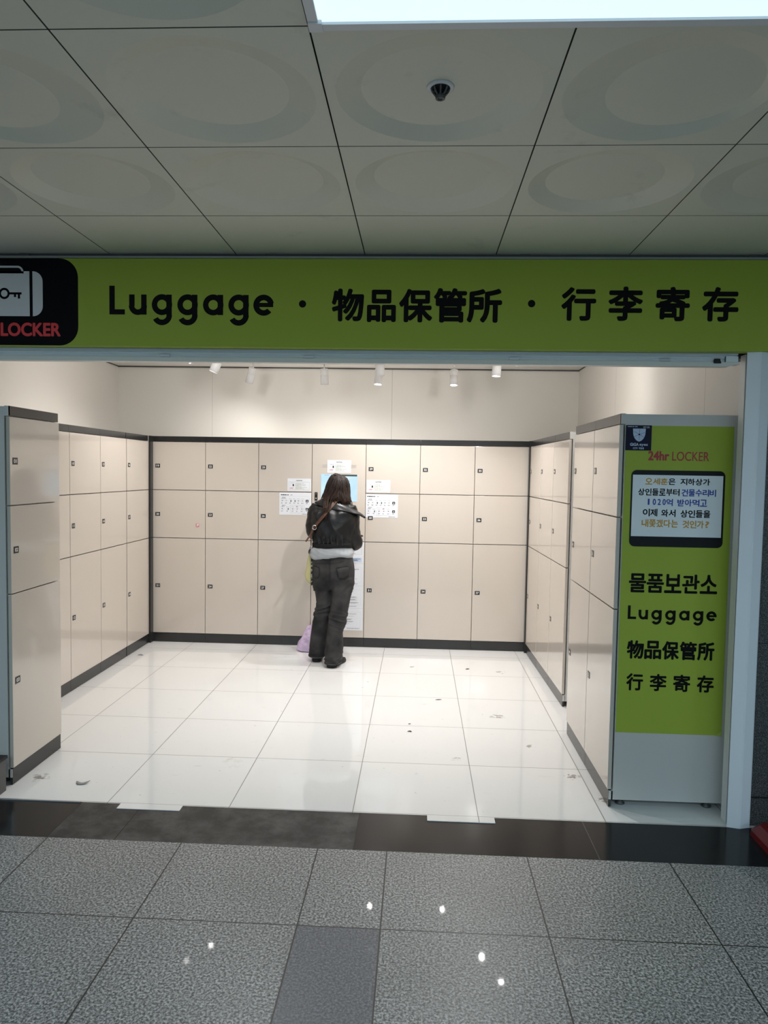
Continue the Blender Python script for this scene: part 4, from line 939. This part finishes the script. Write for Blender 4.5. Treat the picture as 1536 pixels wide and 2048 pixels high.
pocket([(-.862, .846), (-.815, .832), (-.812, .765), (-.838, .738), (-.868, .762)], 'l')
b = on_hip([(-.86, .862), (-.80, .868), (-.722, .872), (-.64, .880), (-.56, .905)], .0016, 'stitch', 'yoke'); b.build('yoke_seam', jeans)
b = on_hip([(-.722, .938), (-.724, .85), (-.724, .76), (-.722, .70)], .0018, 'stitch', 'c'); b.build('centre_seam', jeans)
b = on_hip([(-.880, .902), (-.80, .903), (-.72, .904), (-.63, .906), (-.56, .910)], .0014, 'stitch', 'w'); b.build('waistband_seam', jeans)
b = MB(); b.box(-.727, -.713, hip_y(-.72, .92, .009), hip_y(-.72, .92, .002), .900, .940, 'denim', .002); b.build('belt_loop', jeans)
for (cx, cy, rx, ry, z) in ((-.6905, 5.948, .0685, .1025, .036), (-.846, 6.108, .0685, .1005, .047)):
    b = MB(); R = ell(cx, cy, z, rx, ry, 36); b.tube(R + [R[0]], [.0035] * 37, 'hem_worn', 6, 1); b.build('hem', jeans)

# ---- shoes
def shoe(hx, hy, tx, ty, name_label):
    d = Vector((tx - hx, ty - hy, 0)); L_ = d.length; d.normalize(); s_ = Vector((d.y, -d.x, 0)); o = Vector((hx, hy, 0))
    prof = [(0.0, .010), (.02, .030), (.10, .037), (.30, .036), (.50, .038), (.70, .046), (.86, .043), (.95, .030), (1.0, .010)]
    def outline(g, z): 
        return [o + d * (t_ * L_) + s_ * (w_ + g) + Vector((0, 0, z)) for t_, w_ in prof] + [o + d * (t_ * L_) - s_ * (w_ * .94 + g) + Vector((0, 0, z)) for t_, w_ in reversed(prof)]
    b = MB(); b.rings([outline(.0, .0008), outline(.004, .006), outline(.004, .022), outline(.0, .028)], 'shoe_sole'); so = b.build('sole')
    up = MB(); R = []
    for z, f, sh in ((.024, 1.0, 0), (.040, .98, 0), (.055, .88, -.004), (.070, .74, -.012), (.086, .58, -.022)):
        R.append([o + d * (.5 * L_ + sh * 2.4 + (t_ - .5) * L_ * (f if t_ > .5 else min(1, f + .08 * (1 - f)))) + s_ * (w_ * f) + Vector((0, 0, z - max(0, t_ - .55) * (z - .024) * 1.15)) for t_, w_ in prof] + [o + d * (.5 * L_ + sh * 2.4 + (t_ - .5) * L_ * (f if t_ > .5 else min(1, f + .08 * (1 - f)))) - s_ * (w_ * .94 * f) + Vector((0, 0, z - max(0, t_ - .55) * (z - .024) * 1.15)) for t_, w_ in reversed(prof)])
    up.rings(R, 'shoe'); uo = up.build('shoe', person); so.parent = uo
    tb = MB(); q = o + d * .004; tb.box(-.008, .008, -.004, .004, .050, .084, 'shoe', .002); tb.v = [tuple(q + s_ * v[0] + d * v[1] + Vector((0, 0, v[2]))) for v in tb.v]; tb.build('heel_tab', uo)
    lc = MB()
    for f in (.42, .50, .58): lc.tube([o + d * (f * L_) + s_ * .026 + Vector((0, 0, .066 - (f - .42) * .10)), o + d * (f * L_) + Vector((0, 0, .080 - (f - .42) * .16)), o + d * (f * L_) - s_ * .026 + Vector((0, 0, .066 - (f - .42) * .10))], [.0025] * 3, 'hem_worn', 6, 3)
    lc.build('laces', uo)
shoe(-.708, 5.876, -.628, 6.138, 'r'); shoe(-.848, 6.045, -.850, 6.310, 'l')

# ---- sweatshirt showing below the jacket
b = MB(); column(b, [(.898, -.722, 6.045, .168, .122), (.906, -.7235, 6.045, .1800, .134), (.925, -.7245, 6.045, .1830, .137), (.960, -.722, 6.045, .178, .133), (.985, -.718, 6.045, .168, .124), (1.02, -.715, 6.045, .150, .110), (1.07, -.713, 6.045, .150, .11)])
me = remesh(b, 0.006, 3)
fold(me, lambda c: .0140 * ridged(c.x * 3.6, c.y * 4, (c.z + (c.x + .72) * .30) * 19 + .8 * noise.noise(Vector((c.x * 6, 2, 0)))) * math.exp(-((c.z - .955) / .045) ** 2) + .002 * noise.noise(Vector((c.x * 25, c.y * 25, c.z * 25))))
for v in me.vertices:
    if v.co.z < .95: v.co.z += (.95 - v.co.z) / .05 * (.018 * math.exp(-((v.co.x + .64) / .07) ** 2) + .004 - .010 * math.exp(-((v.co.x + .86) / .06) ** 2))
put(me, 'sweatshirt', 'sweat', person)

# ---- leather jacket: torso, two sleeves, one surface
JT = [(1.020, -.7145, 6.045, .158, .118), (1.048, -.7130, 6.045, .172, .136), (1.085, -.7120, 6.045, .178, .142), (1.150, -.7120, 6.045, .184, .143), (1.220, -.7110, 6.045, .190, .140), (1.285, -.7100, 6.047, .190, .130), (1.330, -.7100, 6.050, .174, .112), (1.362, -.7080, 6.055, .130, .090), (1.392, -.7060, 6.060, .084, .074), (1.412, -.7060, 6.062, .066, .062)]
b = MB(); column(b, JT)
b.tube([(-.835, 6.05, 1.335), (-.868, 6.045, 1.26), (-.882, 6.050, 1.17), (-.884, 6.075, 1.112), (-.852, 6.17, 1.100), (-.815, 6.29, 1.125), (-.803, 6.335, 1.140)], [.062, .064, .061, .055, .050, .044, .042], 'leather', 18, 6)
b.tube([(-.590, 6.05, 1.325), (-.562, 6.048, 1.25), (-.556, 6.050, 1.16), (-.541, 6.066, 1.060), (-.530, 6.095, 1.022), (-.552, 6.20, 1.050), (-.588, 6.30, 1.098), (-.604, 6.332, 1.112)], [.064, .062, .058, .060, .056, .051, .045, .042], 'leather', 18, 6)
me = remesh(b, 0.006, 4, 0.5)
def leather_fold(c):
    v = Vector((c.x * 7, c.y * 7, c.z * 7)); arm = max(0, min(1, (abs(c.x + .712) - .15) / .03))
    w_ = .0080 * noise.noise(Vector((c.x * 5 + c.z * 4, c.y * 5, c.z * 4 - c.x * 4)))
    w_ += .0085 * max(-.25, ridged((c.x + c.z * .8) * 7.5, c.y * 4, (c.z - c.x * .6) * 2.6)) * (1 - arm * .35)
    w_ += .0040 * max(-.2, ridged((c.x - c.z * .5) * 13 + 3, c.y * 8, (c.z + c.x * .4) * 6.5))
    gather = math.exp(-((c.z - 1.055) / .035) ** 2) * (1 - arm)
    w_ += gather * .0085 * math.sin(c.x * 150 + 3 * noise.noise(v * 1.5))
    w_ += arm * .0045 * (1 - 2.4 * abs(noise.noise(Vector((c.x * 6 + 9, c.y * 10 + c.z * 6, c.z * 15)))))
    return w_
fold(me, leather_fold)
jacket = put(me, 'leather_jacket', 'leather', person)
b = MB(); R = []
for z, g in ((.996, .006), (1.000, .014), (1.032, .016), (1.042, .004)):
    R.append([(q[0], q[1] + 0.0, q[2] + .010 * math.exp(-((q[0] + .64) / .06) ** 2) - .004) for q in ell(-.7145, 6.045, z, .160 + g + 0, .122 + g, 120)])
for r_ in R[1:3]:
    for k in range(0, 120): r_[k] = (r_[k][0] + (.0007 if k % 2 else -.0006) * math.cos(2 * PI * k / 120), r_[k][1] + (.0007 if k % 2 else -.0006) * math.sin(2 * PI * k / 120), r_[k][2])
b.rings(R, 'rib', True); b.build('hem_band', jacket)
# big collar and lapel, a doubled leather sheet
def sheet_part(rows, name, mname, parent, th=.010, bulge=0.0):
    """rows: two polylines (lower edge, upper edge) of equal count"""
    n_ = 10; lo, _ = spline([Vector(q) for q in rows[0]], [1] * len(rows[0]), 6); hi, _ = spline([Vector(q) for q in rows[1]], [1] * len(rows[1]), 6)
    m_ = len(lo); V = []; F = []
    for j in range(n_ + 1):
        f = j / n_
        for k in range(m_):
            q = lo[k].lerp(hi[k], f); q = q + Vector((0, -bulge * math.sin(PI * f), bulge * .4 * math.sin(PI * f))); V.append(tuple(q))
    for j in range(n_):
        for k in range(m_ - 1): F.append((j * m_ + k, j * m_ + k + 1, (j + 1) * m_ + k + 1, (j + 1) * m_ + k))
    me_ = bpy.data.meshes.new(name); me_.from_pydata(V, [], F); me_.update()
    ob = bpy.data.objects.new(name, me_); COL.objects.link(ob); md = ob.modifiers.new('s', 'SOLIDIFY'); md.thickness = th; md.offset = 0
    bpy.context.view_layer.update(); out = bpy.data.meshes.new_from_object(ob.evaluated_get(bpy.context.evaluated_depsgraph_get()))
    bpy.data.objects.remove(ob); bpy.data.meshes.remove(me_)
    fold(out, lambda c: .0028 * noise.noise(Vector((c.x * 14, c.y * 14, c.z * 18))))
    return put(out, name, mname, parent)
sheet_part([[(-.725, 5.928, 1.317), (-.665, 5.925, 1.310), (-.605, 5.930, 1.302), (-.545, 5.950, 1.288), (-.497, 5.980, 1.274), (-.466, 6.00, 1.254), (-.441, 6.012, 1.246)],
            [(-.715, 5.985, 1.402), (-.660, 5.992, 1.388), (-.600, 5.998, 1.362), (-.552, 6.012, 1.328), (-.505, 6.020, 1.298), (-.470, 6.025, 1.276), (-.441, 6.022, 1.248)]], 'collar', 'leather', jacket, .010, .012)
sheet_part([[(-.725, 5.928, 1.317), (-.765, 5.930, 1.326), (-.805, 5.946, 1.342), (-.840, 5.975, 1.356), (-.866, 6.010, 1.366)],
            [(-.715, 5.985, 1.402), (-.760, 5.990, 1.404), (-.800, 6.002, 1.400), (-.835, 6.020, 1.386), (-.864, 6.030, 1.370)]], 'collar', 'leather', jacket, .010, .010)
b = MB(); b.lathe([(.0005, .002), (.0042, .0015), (.0045, 0), (.0045, -.002)], (-.462, 5.996, 1.256), (0.25, -1, 0.1), 'chrome', 12); b.build('snap_button', jacket)
b = MB(); b.tube([(-.484, 6.09, 1.095), (-.474, 6.11, 1.088), (-.476, 6.13, 1.080)], [.008, .010, .007], 'leather', 8, 3, .5); b.build('sleeve_tab', jacket)

# ---- hair: a shell over the skull and loose locks hanging on the back
HT = [(1.330, -.690, 6.035, .070, .060), (1.360, -.690, 6.035, .112, .088), (1.401, -.692, 6.040, .117, .094), (1.436, -.6905, 6.050, .1085, .095), (1.482, -.6845, 6.062, .1000, .100), (1.524, -.6815, 6.070, .0930, .104), (1.559, -.6800, 6.075, .0800, .098), (1.578, -.6820, 6.080, .0690, .088), (1.598, -.6850, 6.085, .0510, .066), (1.612, -.695, 6.088, .0300, .040), (1.620, -.703, 6.090, .010, .014)]
b = MB(); column(b, HT, .010, 40, 2.05)
me = remesh(b, 0.0055, 3, 0.4)
fold(me, lambda c: .006 * noise.noise(Vector((math.atan2(c.x + .69, -(c.y - 6.06)) * 7, 2, c.z * 1.6))) - .002)
# uneven lower edge: pull the shell up between the locks
for v in me.vertices:
    if v.co.z < 1.42:
        th = math.atan2(v.co.x + .69, -(v.co.y - 6.06)); lift = .045 * math.exp(-((th - .30) / .26) ** 2) + .030 * math.exp(-((th + .55) / .18) ** 2) + .02 * noise.noise(Vector((th * 6, 1, 0)))
        v.co.z += max(0, lift) * (1.42 - v.co.z) / .09
hair = put(me, 'hair', 'hair', person)
def hair_pt(th, z, off=.004):
    cx, cy, rx, ry = sm(z, HT); return Vector((cx + (rx + off) * math.sin(th), cy - (ry + off) * math.cos(th), z))
rnd = random.Random(11)
lb = MB()
for q in range(150):
    th = rnd.uniform(-1.75, 1.75); th0 = th * rnd.uniform(.75, 1.0); zb = rnd.uniform(1.355, 1.42)
    if .05 < th < .6: zb = max(zb, rnd.uniform(1.385, 1.43))
    if th > .95: zb = rnd.uniform(1.325, 1.39)
    if th < -.9: zb = rnd.uniform(1.372, 1.41)
    drift = rnd.uniform(-.12, .12) + (-.25 if -.8 < th < .15 else 0) * rnd.random()
    pts, rr = [], []
    for k in range(9):
        f = k / 8; z = 1.606 + (zb - 1.606) * f; pts.append(hair_pt(th0 + (th - th0) * f + drift * f * f, z, .002 + .004 * rnd.random() + (.005 if f > .8 else 0))); rr.append((.0036 + .0018 * math.sin(PI * f)) * (1 if f < .85 else (.75 if f < .95 else .25)))
    lb.tube(pts, rr, 'hair', 6, 2, .55)
# the long lock drawn together down the strap
for q in range(22):
    u = rnd.uniform(-1, 1); x0 = -.700 + u * .045; end = rnd.uniform(1.20, 1.33); sw = rnd.uniform(-.02, .02)
    pts = [hair_pt((x0 + .69) / .11, 1.56, .004), hair_pt((x0 + .69) / .11 - .12, 1.48, .006), hair_pt((x0 + .69) / .11 - .35, 1.41, .010), Vector((-.752 + u * .026 + sw * .3, 5.917, 1.345)), Vector((-.772 + u * .014 + sw, 5.897, end))]
    lb.tube(pts, [.0036, .0042, .0042, .0036, .0010], 'hair', 6, 4, .6)
# stray strands at the sides
for (th, z1, dx) in ((1.55, 1.318, .030), (1.5, 1.335, .022), (-1.55, 1.372, -.020), (-1.5, 1.385, -.012), (1.35, 1.335, .010)):
    a0 = hair_pt(th, 1.50, .003); a1 = hair_pt(th, 1.42, .006); a2 = Vector((a1.x + dx * .6, a1.y - .01, (1.42 + z1) / 2)); a3 = Vector((a1.x + dx * .9, a1.y - .02, z1))
    lb.tube([a0, a1, a2, a3], [.0022, .0022, .0018, .0008], 'hair', 5, 4)
lb.build('loose_locks', hair)
b = MB(); b.tube([(-.716, 6.028, 1.604), (-.700, 6.022, 1.606), (-.684, 6.026, 1.602)], [.003, .004, .003], 'hem_worn', 8, 3); b.build('hair_clip', hair)

# ================================================================== SHOULDER BAG hanging at the left hip
t = tag(empty('shoulder_bag', (-.915, 6.10, .67)), 'olive yellow shoulder bag on a tan strap hanging at the left hip of the person', 'bag')
b = MB(); R = []
for f in range(13):
    g = f / 12; z = .668 + g * .302; xl = -.950 + g * .034; xr = -.884 - .004 * g; yl = 5.985 + .025 * g; yr = 6.215 - .02 * g; zt = .066 * (1 - g)
    cx, cy = (xl + xr) / 2, (yl + yr) / 2; rx, ry = (xr - xl) / 2, (yr - yl) / 2
    if f == 0: rx *= .8; ry *= .93
    if f == 12: rx *= .55
    R.append([(q[0], q[1], z + zt * max(0, min(1, (cx + rx - q[0]) / (2 * rx)))) for q in ell(cx, cy, z, rx, ry, 32, 0, 6)])
b.rings(R, 'bag_yellow'); bb = MB(); bb.v = b.v; bb.f = b.f
me = bpy.data.meshes.new('pouch'); me.from_pydata(b.v, [], b.f); me.update()
bm = bmesh.new(); bm.from_mesh(me); bmesh.ops.recalc_face_normals(bm, faces=bm.faces[:]); bmesh.ops.subdivide_edges(bm, edges=bm.edges[:], cuts=1, use_grid_fill=True); bm.to_mesh(me); bm.free()
fold(me, lambda c: .005 * noise.noise(Vector((c.x * 18, c.y * 18, c.z * 14))))
q = t.matrix_basis.inverted(); me.transform(q)
put(me, 'pouch', 'bag_yellow', t)
b = MB(); R = []
for f in range(9):
    g = f / 8; z = .672 + g * .27; xr = -.8795 - .004 * g
    R.append([(xr + d_[0], 5.982 + .025 * g + d_[1] * (.226 - .045 * g), z) for d_ in ((-.012, .0), (.0, -.012), (.004, .15), (.004, .85), (.0, 1.01), (-.012, 1.0))])
b.rings(R, 'bag_pattern'); loc(b, t).build('patterned_side', t)
def back_y(x, z, off=.0):
    if z > 1.385: z = 1.385
    cx, cy, rx, ry = sm(max(z, 1.02), JT); u = min(.98, abs((x - cx) / (rx + .004))); return cy - (ry + .004) * (1 - u ** 2.3) ** (1 / 2.3) - .007 - off
def ribbon(pts, wd, th, mname, b_, wdir=None):
    """flat strap along pts"""
    P, _ = spline([Vector(q) for q in pts], [1] * len(pts), 6); R = []
    for i, c in enumerate(P):
        tn = (P[min(i + 1, len(P) - 1)] - P[max(i - 1, 0)]).normalized(); nrm = Vector((c.x + .712, c.y - 6.05, max(0, (c.z - 1.36) * 6))); nrm = (nrm - tn * nrm.dot(tn)).normalized(); sd = tn.cross(nrm)
        R.append([c + sd * wd / 2 + nrm * th, c - sd * wd / 2 + nrm * th, c - sd * wd / 2, c + sd * wd / 2])
    b_.rings(R, mname, False)
b = MB()
sp = [(-.898, 6.02, .990), (-.894, 5.985, 1.05), (-.885, 5.955, 1.118)]
for x, z in ((-.861, 1.163), (-.839, 1.190), (-.808, 1.228), (-.778, 1.266), (-.745, 1.310)): sp.append((x, back_y(x, z, .004), z))
sp += [(-.712, 5.928, 1.352), (-.680, 5.958, 1.388), (-.655, 6.01, 1.408), (-.645, 6.07, 1.405), (-.650, 6.13, 1.370), (-.680, 6.175, 1.30), (-.760, 6.20, 1.17), (-.850, 6.195, 1.05), (-.898, 6.165, .975)]
ribbon(sp, .026, .004, 'strap', b); st = loc(b, t).build('strap', t)
b = MB(); ribbon([(-.862, back_y(-.862, 1.160, .010), 1.160), (-.888, 5.935, 1.105), (-.905, 5.925, 1.078), (-.926, 5.918, 1.046)], .022, .004, 'strap', b); loc(b, t).build('strap_end', st)
b = MB(); cx, cz = -.857, 1.168; yy = back_y(cx, cz, .016)
ring = [(cx - .016, yy + .004, cz - .012), (cx + .004, yy, cz - .020), (cx + .018, yy, cz - .002), (cx + .010, yy, cz + .014), (cx - .008, yy, cz + .016)]
b.tube(ring + [ring[0]], [.0030] * 6, 'chrome', 8, 4); loc(b, t).build('buckle', st)
b = MB(); b.tube([(-.897, 5.990, 1.000), (-.905, 5.985, .985), (-.900, 5.985, .966), (-.890, 5.985, .972), (-.889, 5.988, .990), (-.897, 5.990, 1.000)], [.0032] * 6, 'chrome', 8, 4); b.lathe([(.006, 0), (.006, .010), (.0005, .010)], (-.896, 5.988, 1.000), (0, 0, 1), 'chrome', 12); loc(b, t).build('clip', st)
b = MB(); ribbon([(-.912, 5.995, .945), (-.906, 5.990, .965), (-.898, 5.990, .980)], .030, .005, 'monitor', b); loc(b, t).build('strap_tab', t)

# ================================================================== LILAC PLASTIC BAG on the floor
b = MB(); R = []
prof = [(.0008, .120, .088, -.945), (.012, .137, .102, -.945), (.05, .132, .098, -.944), (.10, .112, .084, -.942), (.14, .090, .068, -.940), (.18, .068, .050, -.938), (.210, .050, .036, -.935), (.226, .028, .022, -.932)]
T = [(z, cx, 6.455, rx, ry) for z, rx, ry, cx in prof]
m_ = 90
for k in range(m_ + 1):
    z = .0008 + .2252 * k / m_; cx, cy, rx, ry = sm(z, T); R.append(ell(cx, cy, z, rx, ry, 150, 0, 2.4))
b.rings(R, 'lilac')
me = bpy.data.meshes.new('plastic_bag'); me.from_pydata(b.v, [], b.f); me.update()
def cell(x, y, z): return noise.voronoi(Vector((x, y, z)))[0][0]
def crumple(c):
    f = min(1, c.z / .04); up_ = min(1, max(0, c.z - .03) / .07)
    w_ = .026 * (cell(c.x * 13, c.y * 13, c.z * 10) - .42) * (.35 + .65 * up_) + .011 * (cell(c.x * 30 + 3, c.y * 30, c.z * 24) - .42) * (.3 + .7 * up_)
    return f * w_
fold(me, crumple)
for v in me.vertices: v.co.z = max(v.co.z, .0008)
o = put(me, 'plastic_bag', 'lilac', None); tag(o, 'crumpled lilac plastic bag on the white floor beside the feet of the person', 'bag')
b = MB()
b.tube([(-.945, 6.450, .205), (-.955, 6.448, .232), (-.940, 6.452, .240), (-.925, 6.455, .228), (-.925, 6.456, .205)], [.008, .006, .006, .006, .008], 'lilac', 8, 4, .5); b.build('handle', o)
